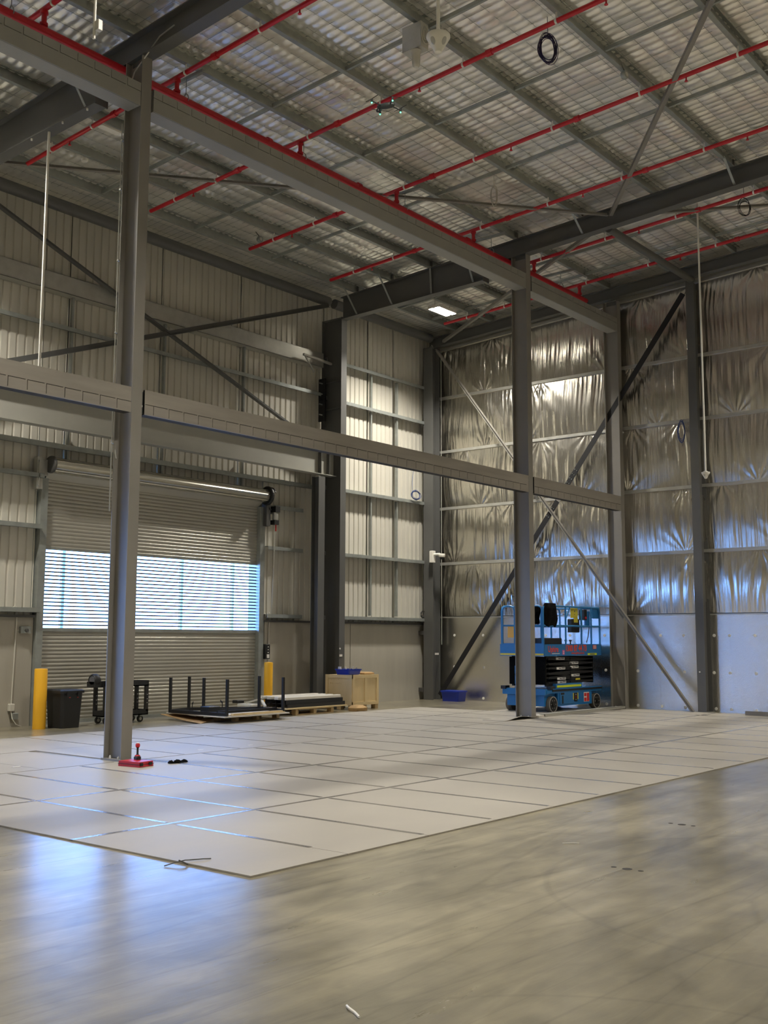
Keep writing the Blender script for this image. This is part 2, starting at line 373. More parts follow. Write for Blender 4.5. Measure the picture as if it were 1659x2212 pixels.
# ---- roller-door wall (wall_left)
wl = thing('wall_left', None, None, (13,YW,0), kind='structure')
D1, D2 = (11.1,16.55), (1.2,6.65)
def dado(x0, x1): return MB().box(x0, x1, YW-0.02, YW+0.16, 0, 1.9)
for a, b in ((XB,-4),(-4,1.1),(6.75,11.0),(16.65,19.6),(19.62,XW+0.1)): dado(a, b).build('precast_panel', MT['conc_wall'], wl)
def clad(x0, x1, z0, z1):
    pitch = 0.172; prof = [(0,0),(0.118,0),(0.130,0.026),(0.160,0.026),(0.172,0)]
    pts = []; x = math.floor(x0/pitch)*pitch
    while x < x1:
        for a, d in prof[:-1]:
            q = x+a
            if x0 <= q <= x1: pts.append((q, YW+0.02+d))
        x += pitch
    pts = [(x0, YW+0.02)]+pts+[(x1, YW+0.02)]
    ring0 = [(px,py,z0) for px,py in pts]; ring1 = [(px,py,z1) for px,py in pts]
    m = MB(); m.loft([ring0, ring1], cap=False, closed=False)
    o = m.build('cladding_sheet', MT['clad'], wl); return o
ztop = 9.72
for a, b in ((XB,-4.6),(-4.58,1.1),(6.75,8.9),(8.9,11.0),(16.65,17.7),(17.7,18.6),(18.62,20.24),(20.26,21.26),(21.28,XW+0.12)):
    clad(a, b-0.012, 1.86, ztop)
for a, b in ((1.1,6.75),(11.0,11.52),(11.53,13.70),(13.71,15.90),(15.91,16.65)):
    clad(a, b-0.012, 4.45, ztop)
MB().box(XB-0.3, XW+0.3, YW+0.17, YW+0.2, 4.6, 9.86).build('outer_lining', MT['clad'], wl)
for a, b in ((XB,1.1),(6.75,11.0),(16.65,XW+0.2)): MB().box(a, b+0.1, YW+0.17, YW+0.2, 0, 4.6).build('outer_lining', MT['clad'], wl)
# girts: flange towards the room, web underneath throws the shadow
def girt(x0, x1, z, h=0.085):
    MB().box(x0, x1, YW-0.2, YW-0.194, z-h/2, z+h/2).box(x0, x1, YW-0.195, YW+0.02, z+h/2-0.006, z+h/2)\
        .box(x0, x1, YW-0.2, YW-0.185, z-h/2, z-h/2+0.005).build('girt', MT['galv'], wl)
for z in (2.03,3.52): girt(XB,1.1,z); girt(7.0,11.0,z); girt(16.65,17.75,z); girt(18.5,XW,z)
for z in (4.44,): girt(7.0,11.0,z); girt(16.85,17.75,z,0.09)
girt(XB,18.35,5.02,0.10); girt(18.5,XW,5.06)
girt(XB,18.35,7.25); girt(18.5,XW,7.2); girt(18.5,XW,8.14)
for x in (11.5,13.7,15.9):
    MB().prism(csec(0.07,0.04), (x,YW-0.12,5.85), (1,0,0), (0,1,0), (0,0,1), 2.05).build('bridging_channel', MT['galv'], wl)
    MB().prism(csec(0.06,0.04), (x,YW-0.12,4.75), (1,0,0), (0,1,0), (0,0,1), 0.6).build('bridging_channel', MT['galv'], wl)
for x in (20.22,21.25):
    for z0, z1 in ((2.1,3.48),(3.57,5.01),(5.11,7.16),(7.25,8.1)):
        MB().prism(csec(0.07,0.045), (x,YW-0.13,z0), (1,0,0), (0,1,0), (0,0,1), z1-z0).build('bridging_channel', MT['galv'], wl)
for x in (9.6,): MB().prism(csec(0.07,0.045), (x,YW-0.13,5.85), (1,0,0), (0,1,0), (0,0,1), 2.05).build('bridging_channel', MT['galv'], wl)
# deep flat channel high on the wall
mb = MB().box(XB,18.35,YW-0.22,YW-0.213,7.90,8.24).box(XB,18.35,YW-0.22,YW,8.232,8.24).box(XB,18.35,YW-0.22,YW,7.90,7.908)
lab(mb.build('deep_channel', MT['galv_light'], wl), 'smooth deep grey channel running high across the corrugated wall')
# dark strip painted in for the shaded gap between dado and first girt
for a, b in ((XB,1.1),(6.75,11.0),(16.65,XW)): MB().box(a, b, YW-0.10, YW+0.05, 1.9, 1.945).build('gap_shade_strip', MT['dark_steel'], wl)

# ---- foil wall (wall_right)
wr = thing('wall_right', None, None, (XW,8,0), kind='structure')
MB().box(XW+0.16, XW+0.26, YB, YW+0.3, 0, 11.3).build('outer_lining', MT['clad'], wr)
gz = [2.13,3.49,4.94,6.45,7.90]
def topz(y): return zr(y)-0.30
ybnd = [17.05,14.25,11.45,9.50,6.70,3.9]
def foil_panel(y0, y1, zl, zu, seed):
    h = 1.5
    ny = int(abs(y1-y0)/0.018); nz = int(h/0.028)
    Yv = np.linspace(y0, y1, ny); V = np.linspace(0, 1, nz)
    Y, V = np.meshgrid(Yv, V, indexing='ij')
    zl_, zu_ = (zl(Y) if callable(zl) else zl), (zu(Y) if callable(zu) else zu)
    Z = zl_+(zu_-zl_)*V
    s = seed*17.3
    pin = np.sin(np.pi*V)**0.6
    D = 0.045*np.sin(np.pi*V)
    warp = vnoise(Y*1.1+s, Z*0.9, seed)*2.2
    D += pin*0.022*(vnoise(Y*8+warp*0.9, Z*0.35+s, seed+1)-0.5)
    D += pin*0.014*(vnoise(Y*19+warp*1.7, Z*0.55+s, seed+2)-0.5)
    D += 0.007*(vnoise(Y*38+warp*2.5, Z*1.5+s, seed+3)-0.5)*(0.4+0.6*pin)
    r = np.random.default_rng(seed)
    for k in range(3):
        yk = r.uniform(min(y0,y1), max(y0,y1)); 
        for zt, sg in ((zu_, 1),) if k < 2 else ((zl_, -1),):
            dz = (zt-Z)*sg+0.03; dy = Y-yk; rr = np.hypot(dz, dy); th = np.arctan2(dy, dz)
            n = r.integers(9, 17)
            D += 0.014*np.cos(th*n+r.uniform(0,6))*np.exp(-rr/0.55)*np.clip(rr/0.08,0,1)*np.clip(1.3-abs(th),0,1)
    xs = XW-0.01-np.clip(D, -0.02, 0.12)
    return gridmesh('foil_sheet', np.stack([xs, Y, Z], 2), MT['foil_wall'], wr, org=wr['_o'])
sd = 1
for i in range(len(ybnd)-1):
    for k in range(5):
        zl = gz[k]; zu = gz[k+1] if k < 4 else topz
        o = foil_panel(ybnd[i], ybnd[i+1], zl, zu, sd); o['_o'] = wr['_o']; sd += 1
MB().box(XW, XW+0.05, YB, 3.9, 2.1, 11.2).build('foil_sheet', MT['foil_flat'], wr)
def fgirt(z, f=None):
    m = MB()
    for a, b in ((YB, 17.0),):
        za, zb = (f(a), f(b)) if f else (z, z)
        m.loft([[(XW-0.045,a,za-0.035),(XW+0.05,a,za-0.035),(XW+0.05,a,za+0.035),(XW-0.045,a,za+0.035)],
                [(XW-0.045,b,zb-0.035),(XW+0.05,b,zb-0.035),(XW+0.05,b,zb+0.035),(XW-0.045,b,zb+0.035)]])
    return m.build('girt', MT['galv_light'], wr)
for z in gz[1:]: fgirt(z)
fgirt(0, topz)
MB().box(XW-0.03, XW+0.06, YB, 17.0, 2.085, 2.115).build('capping_strip', MT['galv_light'], wr)
# lower foil-faced boards with washers
yj = [17.05,13.8,12.1,10.64,9.0,7.36,5.7,4.0,2.0,YB]
for a, b in zip(yj[:-1], yj[1:]): MB().box(XW-0.012, XW+0.15, b+0.0015, a-0.0015, 0, 2.09).build('foil_board', MT['foil_flat'], wr)
ys_w = [16.30,15.40,14.5,13.6,12.9,12.0,11.18,10.6,10.08,9.38,9.03,8.49,7.9,7.3,6.7]
w0 = MB().lathe([(0.0,-0.012),(0.030,-0.012),(0.034,-0.004),(0.034,0)], (XW-0.012,ys_w[0],0.07), 12, 'x').build('washer', MT['bright'], wr)
for y in ys_w:
    for z in (0.07,0.84,1.64):
        if not (y == ys_w[0] and z == 0.07): dup(w0, (0, y-ys_w[0]+random.uniform(-.02,.02), z-0.07), wr)
# the two walls behind the camera
wb = MB().box(XB-0.3, XB, YB-0.3, YW+0.3, 0, 11.6).build('wall_far', MT['clad']); struct(wb)
wf = MB().box(XB-0.3, XW+0.3, YB-0.3, YB, 0, 11.6).build('wall_near', MT['clad']); struct(wf)

# ------------------------------------------------------------------ roller door
dr = thing('door_1', None, None, (13.8,YW,0), kind='structure')
def curtain(z0, z1, m, name, amp=0.011, pitch=0.0684):
    n = max(2, int((z1-z0)/pitch*8)); zs = np.linspace(z0, z1, n)
    ph = np.mod(zs/pitch, 1.0)
    d = np.sqrt(np.clip(1-(2*ph-1)**2, 0, 1))*amp*2
    xs = np.array([D1[0]+0.02, D1[1]-0.02])
    P = np.zeros((n, 2, 3))
    for k in range(2): P[:,k,0] = xs[k]; P[:,k,1] = YW+0.03-d; P[:,k,2] = zs
    return gridmesh(name, P, m, dr, org=dr['_o'])
pz = 0.0684
wz0, wz1 = 25*pz, 46*pz      # 1.71 .. 3.15
curtain(0.03, wz0, MT['door_sh'], 'curtain'); curtain(wz1, 4.45, MT['door_sh'], 'curtain')
lab(curtain(wz0, wz1, MT['clear'], 'clear_curtain', 0.006), 'clear slats letting daylight through')
mb = MB()
for k in range(26, 46): mb.box(D1[0]+0.02, D1[1]-0.02, YW+0.018, YW+0.036, k*pz-0.013, k*pz+0.013)
stuff(mb.build('slat_joints', MT['rib_dark'], dr))
MB().box(D1[0]+0.02, D1[1]-0.02, YW-0.01, YW+0.03, wz0-0.05, wz0+0.012).build('window_rail', MT['galv'], dr)
MB().box(D1[0]+0.02, D1[1]-0.02, YW+0.0, YW+0.03, wz1-0.01, wz1+0.04).build('window_rail', MT['galv'], dr)
MB().box(D1[0]+0.02, D1[1]-0.02, YW-0.02, YW+0.05, 0.001, 0.06).build('bottom_rail', MT['galv'], dr)
for x0, x1 in ((D1[0]-0.09, D1[0]+0.05), (D1[1]-0.05, D1[1]+0.09)):
    MB().box(x0, x1, YW-0.10, YW-0.03, 0, 4.42).box(x0, x1, YW-0.03, YW+0.05, 0, 4.42).build('guide_rail', MT['galv'], dr)
for x0, x1 in ((10.96, D1[0]+0.0), (D1[1]+0.0, 16.70)): MB().box(x0, x1, YW+0.035, YW+0.30, 0, 4.7).build('light_seal_post', MT['galv'], dr)  # filler posts added to block daylight leaking past the guides
# roll above the door
prof = []
m = MB(); n = 48; R0 = 0.135; rings = []
for xx in (D1[0]+0.02, D1[1]-0.03):
    rings.append([(xx, YW-0.22+(R0+0.006*math.cos(12*t))*math.cos(t), 4.66+(R0+0.006*math.cos(12*t))*math.sin(t)) for t in [2*math.pi*i/n for i in range(n)]])
m.loft(rings).build('roll', MT['door_roll'], dr, smooth=True)
MB().lathe([(0.15,-0.02),(0.16,0.0),(0.16,0.03),(0.15,0.04)], (D1[0],YW-0.22,4.66), 24, 'x').build('roll_end_disc', MT['dark_steel'], dr)
MB().lathe([(0.19,-0.02),(0.21,0.0),(0.21,0.04),(0.19,0.05)], (D1[1]+0.0,YW-0.22,4.66), 24, 'x').build('roll_end_disc', MT['black'], dr)
# curtain coming off the roll
MB().loft([[(x, YW-0.22-0.10, 4.56), (x, YW-0.12, 4.52), (x, YW+0.0, 4.42), (x, YW+0.02, 4.42), (x, YW-0.10, 4.56), (x, YW-0.2, 4.60)] for x in (D1[0]+0.02, D1[1]-0.02)]).build('curtain_lead', MT['door_sh'], dr)
MB().box(D1[0]-0.24, D1[0]-0.12, YW-0.17, YW-0.05, 4.2, 4.78).box(D1[0]-0.12, D1[0], YW-0.15, YW-0.14, 4.45, 4.75).box(D1[0]-0.22,D1[0]-0.2,YW-0.2,YW-0.16,4.25,4.72).build('bracket', MT['galv_light'], dr)
MB().prism([(0,0),(0.14,0.32),(0.02,0.36),(-0.1,0.1)], (D1[0]-0.01,YW-0.06,4.34), (0,-1,0), (0,0,1), (1,0,0), 0.01).build('bracket', MT['galv'], dr)
MB().box(D1[1]+0.03, D1[1]+0.15, YW-0.2, YW-0.05, 4.0, 4.5).build('bracket', MT['dark_steel'], dr)
pts = [(D1[1]+0.1, YW-0.22+0.19*math.cos(t), 4.66+0.19*math.sin(t)) for t in np.linspace(math.pi*0.9, -0.35*math.pi, 14)]+[(D1[1]+0.12,YW-0.24,4.35)]
MB().path(pts, 0.016, 6).build('drive_chain', MT['black'], dr)
# opener motor beside the door
op = thing('door_opener', 'black and clear door opener unit bolted at top right of roller door', 'door motor', (16.83,16.9,3.95))
MB().box(16.78,16.92,16.82,16.98,4.32,4.45).build('housing', MT['black'], op)
MB().lathe([(0.055,4.14),(0.065,4.16),(0.065,4.30),(0.055,4.32)], (16.85,16.9,0), 16).build('motor', MT['galv_light'], op, smooth=True)
MB().box(16.76,16.90,16.83,16.96,4.04,4.14).build('gearbox', MT['black'], op)
MB().box(16.83,16.85,16.86,16.88,3.90,4.04).build('tag', MT['redlab'], op)
MB().path([(16.82,16.88,4.04),(16.815,16.88,3.4),(16.80,16.9,2.6),(16.80,16.93,2.05)], 0.006, 5).build('cable', MT['offwhite'], op)
MB().box(16.84,16.93,16.96,17.1,4.3,4.42).build('mount', MT['galv'], op)
cb = thing('control_box', 'black push button control box above yellow bollard right of door', 'control box', (16.72,16.98,1.05))
MB().cbox(16.66,16.80,16.94,17.07,1.1,1.42,0.012).build('case', MT['black'], cb)
MB().box(16.69,16.76,16.93,16.945,1.12,1.2).build('sticker', MT['paper'], cb)
for z in (1.24,1.30,1.36): MB().lathe([(0.012,0),(0.01,-0.012)], (16.73,16.94,z), 10, 'y').build('button', MT['bright'], cb)
cd = thing('conduit_cluster', 'three white conduits running down concrete to black control box', 'conduit', (16.8,17.05,0))
for x, z0, z1 in ((16.66,0.05,2.1),(16.74,1.42,2.08),(16.86,0.25,2.1)):
    MB().path([(x,17.06,z0),(x,17.06,z1-0.06),(x+0.012,17.07,z1),(x+0.03,17.09,z1+0.01)], 0.012, 6).build('conduit', MT['offwhite'], cd)
lc = thing('wall_conduit', 'thin white conduit with hook top and grey outlet left of yellow bollard', 'conduit', (10.65,17.05,0))
MB().path([(10.62,17.06,0.35),(10.64,17.06,1.2),(10.66,17.06,2.02),(10.65,17.06,2.08),(10.61,17.07,2.09),(10.58,17.08,2.06)], 0.012, 6).build('pipe', MT['offwhite'], lc)
MB().cbox(10.56,10.66,17.0,17.08,0.28,0.40,0.01).build('socket', MT['offwhite'], lc)
MB().cbox(10.62,10.74,17.0,17.08,0.13,0.24,0.01).build('outlet', MT['galv'], lc)
MB().path([(10.6,17.03,0.3),(10.6,16.98,0.15),(10.66,16.95,0.05),(10.78,16.97,0.012)], 0.008, 5).build('lead', MT['offwhite'], lc)
ld = thing('lock_box', 'small grey latch box on concrete beside left door guide', 'box', (10.78,17.05,1.6))
MB().cbox(10.72,10.92,17.0,17.08,1.62,1.74,0.01).build('case', MT['galv'], ld)
MB().tube((10.82,17.0,1.67),(10.82,16.96,1.67),0.03,12).build('knob', MT['dark_steel'], ld)

# second door, left of the view, its clear part made taller to shape daylight on the foil wall
d2 = thing('door_2', None, None, (13.8-9.9,YW,0), kind='structure')
for ch in list(dr.children):
    nm = ch.name.split('.')[0]; zlo = min(v[2] for v in ch.bound_box)
    if nm in ('clear_curtain','slat_joints') or (nm == 'curtain' and zlo < 1): continue
    c = ch.copy(); COL.objects.link(c); c.parent = d2
MB().box(D2[0]+0.02, D2[1]-0.02, YW+0.02, YW+0.03, 0.06, 0.95).build('lower_curtain', MT['door_sh'], d2)
MB().box(D2[0]+0.02, D2[1]-0.02, YW+0.02, YW+0.024, 0.95, wz1).build('clear_curtain', MT['clear'], d2)
m = MB()
for k in range(14, 46): m.box(D2[0]+0.02, D2[1]-0.02, YW+0.026, YW+0.036, k*pz-0.010, k*pz+0.010)
stuff(m.build('slat_joints', MT['rib_dark'], d2))
# posts outside the door
for i, x in enumerate((11.6,13.2,15.0,16.4,18.0)):
    tag(MB().box(x,x+0.07,19.5,19.57,-0.03,4).build('yard_post', MT['offwhite']), ('blurred post outside seen through the clear slats, number %s from the left door guide' % ('one','two','three','four','five')[i]), 'post', 'posts in the yard')

# ------------------------------------------------------------------ steel frame
def h_column(name, label, x, yf, ztop, b, d, m, base=True, tb=0.014):
    t = thing(name, label, 'column', (x, yf+d/2, 0))
    MB().prism(isec(b, d, tb, 0.01), (x, yf+d/2, 0.02 if base else 0), (1,0,0), (0,1,0), (0,0,1), ztop-0.02).build('shaft', m, t)
    if base:
        MB().box(x-b/2-0.015, x+b/2+0.015, yf-0.02, yf+d+0.03, 0, 0.022).build('base_plate', m, t)
        for sx in (-1,1):
            for yy in (yf+0.09, yf+d-0.1):
                MB().lathe([(0.016,0.022),(0.016,0.045),(0.009,0.047),(0.009,0.06)], (x+sx*(b/2-0.03),yy,0), 6).build('bolt', MT['bright'], t)
    return t
CY = 11.32
c1 = h_column('steel_column', 'nearest full-height grey steel column at left, with conduit up its side', 8.70, CY, 9.43, 0.165, 0.36, MT['col_steel'])
c2 = h_column('steel_column', 'middle free-standing grey steel column in front of the blue scissor lift', 18.50, CY, 9.43, 0.165, 0.36, MT['col_steel'])
c3 = h_column('steel_column', 'grey steel column against foil wall right of the blue scissor lift', 22.50, CY, 9.45, 0.165, 0.36, MT['col_steel'])
for c, x in ((c1,8.70),(c2,18.5),(c3,22.5)):
    MB().box(x-0.012,x+0.012,CY+0.05,CY+0.3,9.36,9.46).build('top_cleat', MT['raf_steel'], c)
MB().path([(8.64,CY+0.33,3.9),(8.63,CY+0.37,4.1),(8.63,CY+0.37,4.6),(8.63,CY+0.37,8.6),(8.61,CY+0.34,8.9),(8.64,CY+0.2,9.25),(8.66,CY-0.3,9.6),(8.66,CY-0.6,9.65)], 0.010, 6).build('conduit', MT['galv_light'], c1)
MB().path([(8.60,CY+0.38,3.2),(8.60,CY+0.38,8.55)], 0.008, 6).build('conduit', MT['galv_light'], c1)
for z in (4.1,4.6,5.6,6.6,7.6,8.3): MB().box(8.59,8.65,CY+0.355,CY+0.39,z,z+0.02).build('saddle_clip', MT['galv_light'], c1)
# portal column on the door wall with its neighbour that carries the lintel beam
pc = h_column('portal_column', 'tall dark portal column on the door wall behind the plywood crate', 18.52, 16.38, 9.06, 0.19, 0.62, MT['raf_steel'], tb=0.018)
for z in (9.05,6.9,7.55): MB().box(18.43,18.515,16.40,16.98,z-0.006,z+0.006).build('stiffener', MT['raf_steel'], pc)
MB().box(18.44,18.53,16.372,16.38,1.14,1.19).build('label_plate', MT['paper'], pc)
MB().lathe([(0.02,-0.012),(0.02,0)], (18.45,16.38,1.32), 10, 'y').build('bolt', MT['bright'], pc)
bk = thing('bracing_bracket', 'black bolted bracing bracket on left side of dark portal column', 'bracket', (18.33,16.9,6.8))
MB().box(18.30,18.34,16.78,16.98,6.60,7.62).build('plate', MT['blackmetal'], bk)
for z in (6.75,7.0,7.25,7.5): MB().tube((18.30,16.86,z),(18.2,16.86,z),0.015,6).build('bolt', MT['galv'], bk)
MB().box(18.20,18.43,16.84,16.88,7.1,7.13).build('arm', MT['blackmetal'], bk)
lcx = h_column('lintel_column', 'shorter charcoal column carrying the lintel beam beside dark portal column', 17.93, 16.50, 5.22, 0.21, 0.22, MT['raf_steel'])
cc = thing('corner_column', 'dark corner column where corrugated wall meets foil wall', 'column', (22.4,16.72,0))
MB().prism(isec(0.30,0.32,0.016,0.012), (22.48,16.78,0), (0,1,0), (1,0,0), (0,0,1), 9.22).build('shaft', MT['raf_steel'], cc)
MB().box(22.40,22.56,16.62,16.628,1.14,1.19).build('label_plate', MT['paper'], cc)
MB().tube((22.66,16.60,1.4),(22.66,16.60,9.0),0.012,6).build('conduit', MT['galv_light'], cc)
for z in (0.2,1.65): MB().box(22.30,22.42,16.93,17.08,z,z+0.10).build('cleat', MT['dark_steel'], cc)
MB().path([(22.33,16.7,9.2)]+[(22.33+0.02*k,16.7,9.2+0.09*math.sin(k*0.5)) for k in range(1,7)], 0.006, 5).build('cable', MT['offwhite'], cc)
c4 = thing('wall_column', 'dark wall column at right end of foil wall beside the white hanging rod', 'column', (22.5,9.53,0))
MB().prism(isec(0.19,0.36,0.014,0.01), (22.6,9.53,0), (0,1,0), (1,0,0), (0,0,1), 9.55).build('shaft', MT['raf_steel'], c4)
MB().box(22.38,22.79,9.40,9.66,0,0.015).build('base_plate', MT['raf_steel'], c4)
MB().lathe([(0.016,-0.01),(0.016,0)], (22.42,9.56,0.86), 8, 'x').build('bolt', MT['bright'], c4)
for y in (4.2,-2.0,-8.0):
    t = thing('wall_column', 'wall column of the foil wall %s' % {4.2:'just outside the right edge of the view',-2.0:'level with the camera, outside the view',-8.0:'behind the camera'}[y], 'column', (22.5,y,0))
    MB().prism(isec(0.19,0.36,0.014,0.01), (22.6,y,0), (0,1,0), (1,0,0), (0,0,1), zr(y)-0.3).build('shaft', MT['raf_steel'], t)

# edge beams with slotted front plates (frame between the free-standing columns)
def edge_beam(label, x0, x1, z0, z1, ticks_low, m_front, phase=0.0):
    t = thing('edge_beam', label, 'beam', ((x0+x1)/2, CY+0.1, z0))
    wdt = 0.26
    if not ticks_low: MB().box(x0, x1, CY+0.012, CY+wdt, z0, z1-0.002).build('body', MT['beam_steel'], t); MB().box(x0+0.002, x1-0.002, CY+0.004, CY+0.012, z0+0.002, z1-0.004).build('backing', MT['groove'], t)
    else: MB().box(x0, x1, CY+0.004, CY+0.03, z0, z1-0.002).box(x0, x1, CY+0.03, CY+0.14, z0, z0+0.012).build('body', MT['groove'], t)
    h = z1-z0
    zs = z0+0.42*h if ticks_low else z0+0.62*h
    a = MB()
    if ticks_low:
        a.box(x0, x1, CY-0.008, CY+0.004, zs+0.004, z1)
    else:
        a.box(x0, x1, CY-0.008, CY+0.004, z0, zs-0.003)
    # the slotted strip: tabs parted by narrow gaps, solid between the dashes
    pitch = 0.2605; x = x0+0.15+phase
    xs = [x0]
    while x < x1-0.08: xs.append(x); x += pitch
    xs.append(x1)
    gap = 0.009
    zt0, zt1 = (z0, zs+0.004) if ticks_low else (zs-0.003, z1)
    for i in range(len(xs)-1):
        g0, g1 = xs[i]+(gap/2 if i else 0), xs[i+1]-(gap/2 if i < len(xs)-2 else 0)
        lo, hi = zt0, zt1
        if ticks_low:
            a.box(g0, g1, CY-0.008, CY+0.004, lo+h*0.05, hi-0.009)      # tab
            a.box(g0+pitch*0.88, g1+0.001, CY-0.0078, CY+0.004, hi-0.0095, hi+0.001) if g1-g0 > pitch*0.9 else None
        else:
            a.box(g0, g1, CY-0.008, CY+0.004, lo+0.009, hi-h*0.05)
            a.box(g0+pitch*0.88, g1+0.001, CY-0.0078, CY+0.004, lo-0.001, lo+0.0095) if g1-g0 > pitch*0.9 else None
    if ticks_low: a.box(x0, x1, CY-0.008, CY+0.004, z0, z0+h*0.052)
    else: a.box(x0, x1, CY-0.008, CY+0.004, z1-h*0.052, z1)
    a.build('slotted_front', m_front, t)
    if ticks_low:
        MB().box(x0+0.0,x0+0.02,CY+0.0,CY+0.16,z0+0.02,z1-0.02).build('end_cleat', MT['galv'], t)
        if x0 > 8: MB().tube((x0-0.03,CY+0.05,z0+0.12),(x0+0.03,CY+0.05,z0+0.12),0.018,8).build('bolt', MT['bright'], t)
    return t
for lvl, z0, z1, low, mf in (('upper',8.69,9.01,False,MT['beam_steel']),('lower',4.475,4.81,True,MT['beam_scuff'])):
    edge_beam('%s slotted edge beam running from left frame edge to the nearest column' % lvl, -1.0, 8.60, z0, z1, low, mf, 0.11)
    edge_beam('%s slotted edge beam spanning between nearest and middle columns' % lvl, 8.82, 18.40, z0, z1, low, mf)
    edge_beam('%s short slotted edge beam from middle column to foil wall column' % lvl, 18.62, 22.40, z0, z1, low, mf)

# rafters
def rafter(label, x, y0, y1, d, b, m, fly=(), haunch=False):
    t = thing('rafter', label, 'beam', (x, (y0+y1)/2, zr((y0+y1)/2)-d))
    ys = 12.36 if haunch else y0
    MB().prism(isec(b, d, 0.016, 0.01), (x, ys, zr(ys)-d/2), (1,0,0), (0,0,1), (0,y1-ys,zr(y1)-zr(ys)), math.hypot(y1-ys, zr(y1)-zr(ys))).build('girder', m, t)
    zb_ = lambda y: (9.0+(16.3-y)*0.023) if haunch and y > ys else zr(y)-d
    if haunch:
        ring = []
        for y in (y0, ys+0.02):
            zt, z0 = zr(y)-0.002, zb_(y)
            ring.append([(x-b/2,y,z0),(x+b/2,y,z0),(x+b/2,y,z0+0.018),(x+0.006,y,z0+0.018),(x+0.006,y,zt-0.016),(x+b/2,y,zt-0.016),(x+b/2,y,zt),(x-b/2,y,zt),(x-b/2,y,zt-0.016),(x-0.006,y,zt-0.016),(x-0.006,y,z0+0.018),(x-b/2,y,z0+0.018)])
        MB().loft(ring).build('haunch', m, t)
        MB().box(x-b/2-0.01,x+b/2+0.01,ys,ys+0.02,zb_(ys+0.02)-0.02,zr(ys)).build('end_plate', m, t)
    for y, sx, ln in fly:
        MB().sweep(angle(0.045,0.006), (x+sx*ln, y, zr(y)+0.03), (x+sx*0.05, y, zb_(y)+0.02)).build('fly_brace', MT['galv'], t)
        MB().box(x-0.03,x+0.03,y+0.0,y+0.012,zr(y),zr(y)+0.17).build('purlin_cleat', MT['dark_steel'], t)
    return t
r1 = rafter('long dark rafter crossing the top left corner over the nearest column', 8.72, 16.6, YB+0.2, 0.37, 0.20, MT['raf_steel'], ((12.68,-1,0.5),(10.04,1,0.5),(8.5,1,0.5),(6.95,-1,0.5)), True)
for y in (12.6,13.2,14.0,15.0): MB().lathe([(0.016,0),(0.016,-0.03)], (8.65,y,9.0+(16.3-y)*0.023), 6).build('bolt', MT['bright'], r1)
r2 = rafter('long dark rafter running from the portal column over the middle column', 18.50, 16.4, YB+0.2, 0.37, 0.20, MT['raf_steel'], ((15.95,-1,0.55),(14.9,-1,0.55),(12.68,-1,0.4),(10.04,-1,0.55),(6.95,-1,0.55),(13.8,-1,0.1),(11.57,1,0.1)), True)
r3 = rafter('shallow dark end rafter along top of the foil wall', 22.55, 16.9, YB+0.2, 0.27, 0.16, MT['raf_steel'])
rafter('rafter beyond the left edge of the view, behind the camera', -1.1, 16.6, YB+0.2, 0.37, 0.20, MT['raf_steel'], (), True)
# eave tubes
for label, xa, xb in (('long dark round eave tube over the roller door left of portal column',-6.0,18.42),('short dark round eave tube between portal column and corner column',18.62,22.45)):
    tag(MB().tube((xa,16.80,9.50),(xb,16.80,9.50),0.115,20).build('eave_tube', MT['raf_steel'], smooth=True), label, 'tube')
tag(MB().tube((18.55,9.50,9.56),(22.5,9.50,9.56),0.075,16).build('strut_tube', MT['raf_steel'], smooth=True), 'dark round roof strut from middle rafter to top of right wall column', 'tube')
# lintel beam over the door
lb = thing('lintel_beam', 'heavy grey lintel beam above the roller door below the lower edge beam', 'beam', (8,16.6,5.27))
MB().prism(isec(0.20,0.53,0.016,0.01), (-6,16.60,5.535), (0,1,0), (0,0,1), (1,0,0), 24.42).build('girder', MT['lint_steel'], lb)
MB().box(17.9,17.912,16.50,16.60,5.29,5.78).box(18.18,18.19,16.50,16.60,5.29,5.78).build('stiffener', MT['raf_steel'], lb)
# braces
def brace(label, p0, p1, a=0.09, m=MT['dark_steel'], sec='L', side=None):
    mb = MB()
    if sec == 'L': mb.sweep(angle(a,0.008), p0, p1, side)
    else: mb.bar(p0, p1, a, 0.012, side)
    t = mb.build('diagonal_brace', m); return tag(t, label, 'brace')
brace('dark diagonal brace falling from upper left across the corrugated wall to the lintel', (8.9,16.80,9.38), (18.3,16.80,5.85), 0.10, MT['raf_steel'], 'L', (0,-1,0))
brace('dark diagonal brace rising from lower beam to the portal column head on corrugated wall', (8.9,16.72,5.85), (18.35,16.72,9.33), 0.10, MT['raf_steel'], 'L', (0,-1,0))
brace('dark flat diagonal brace rising from corner floor up to right wall column', (22.50,16.55,0.12), (22.50,9.72,9.30), 0.13, MT['blackmetal'], 'flat', (0,1,0.8))
brace('light grey angle brace falling from corner column head to foot of right wall column', (22.38,16.5,9.15), (22.38,9.68,0.03), 0.085, MT['col_steel'], 'L', (0,1,0.8))
sp = thing('splice_plate', 'light bolted splice plate where the two foil wall braces cross', 'plate', (22.47,12.87,4.9))
_d = (Vector((22.5,9.72,9.30))-Vector((22.5,16.55,0.12))).normalized(); _c = Vector((22.485,12.93,4.985))
MB().bar(_c-_d*0.17,_c+_d*0.17,0.16,0.01,(0,1,0.8)).build('plate', MT['col_steel'], sp)
for k in (-0.62,-0.5,-0.38,0.34,0.46,0.58,0.7):
    for o_ in (-0.03,0.03):
        q_ = _c+_d*k+Vector((0,_d.z,-_d.y))*o_; MB().lathe([(0.012,-0.012),(0.012,0)], q_, 6, 'x').build('bolt', MT['galv'], sp)
zb = lambda y: zr(y)-0.16
brace('thin grey roof brace crossing the right side of the roof down to middle rafter', (13.15,5.19,zb(5.19)), (18.42,9.42,zb(9.42)), 0.07, MT['col_steel'])
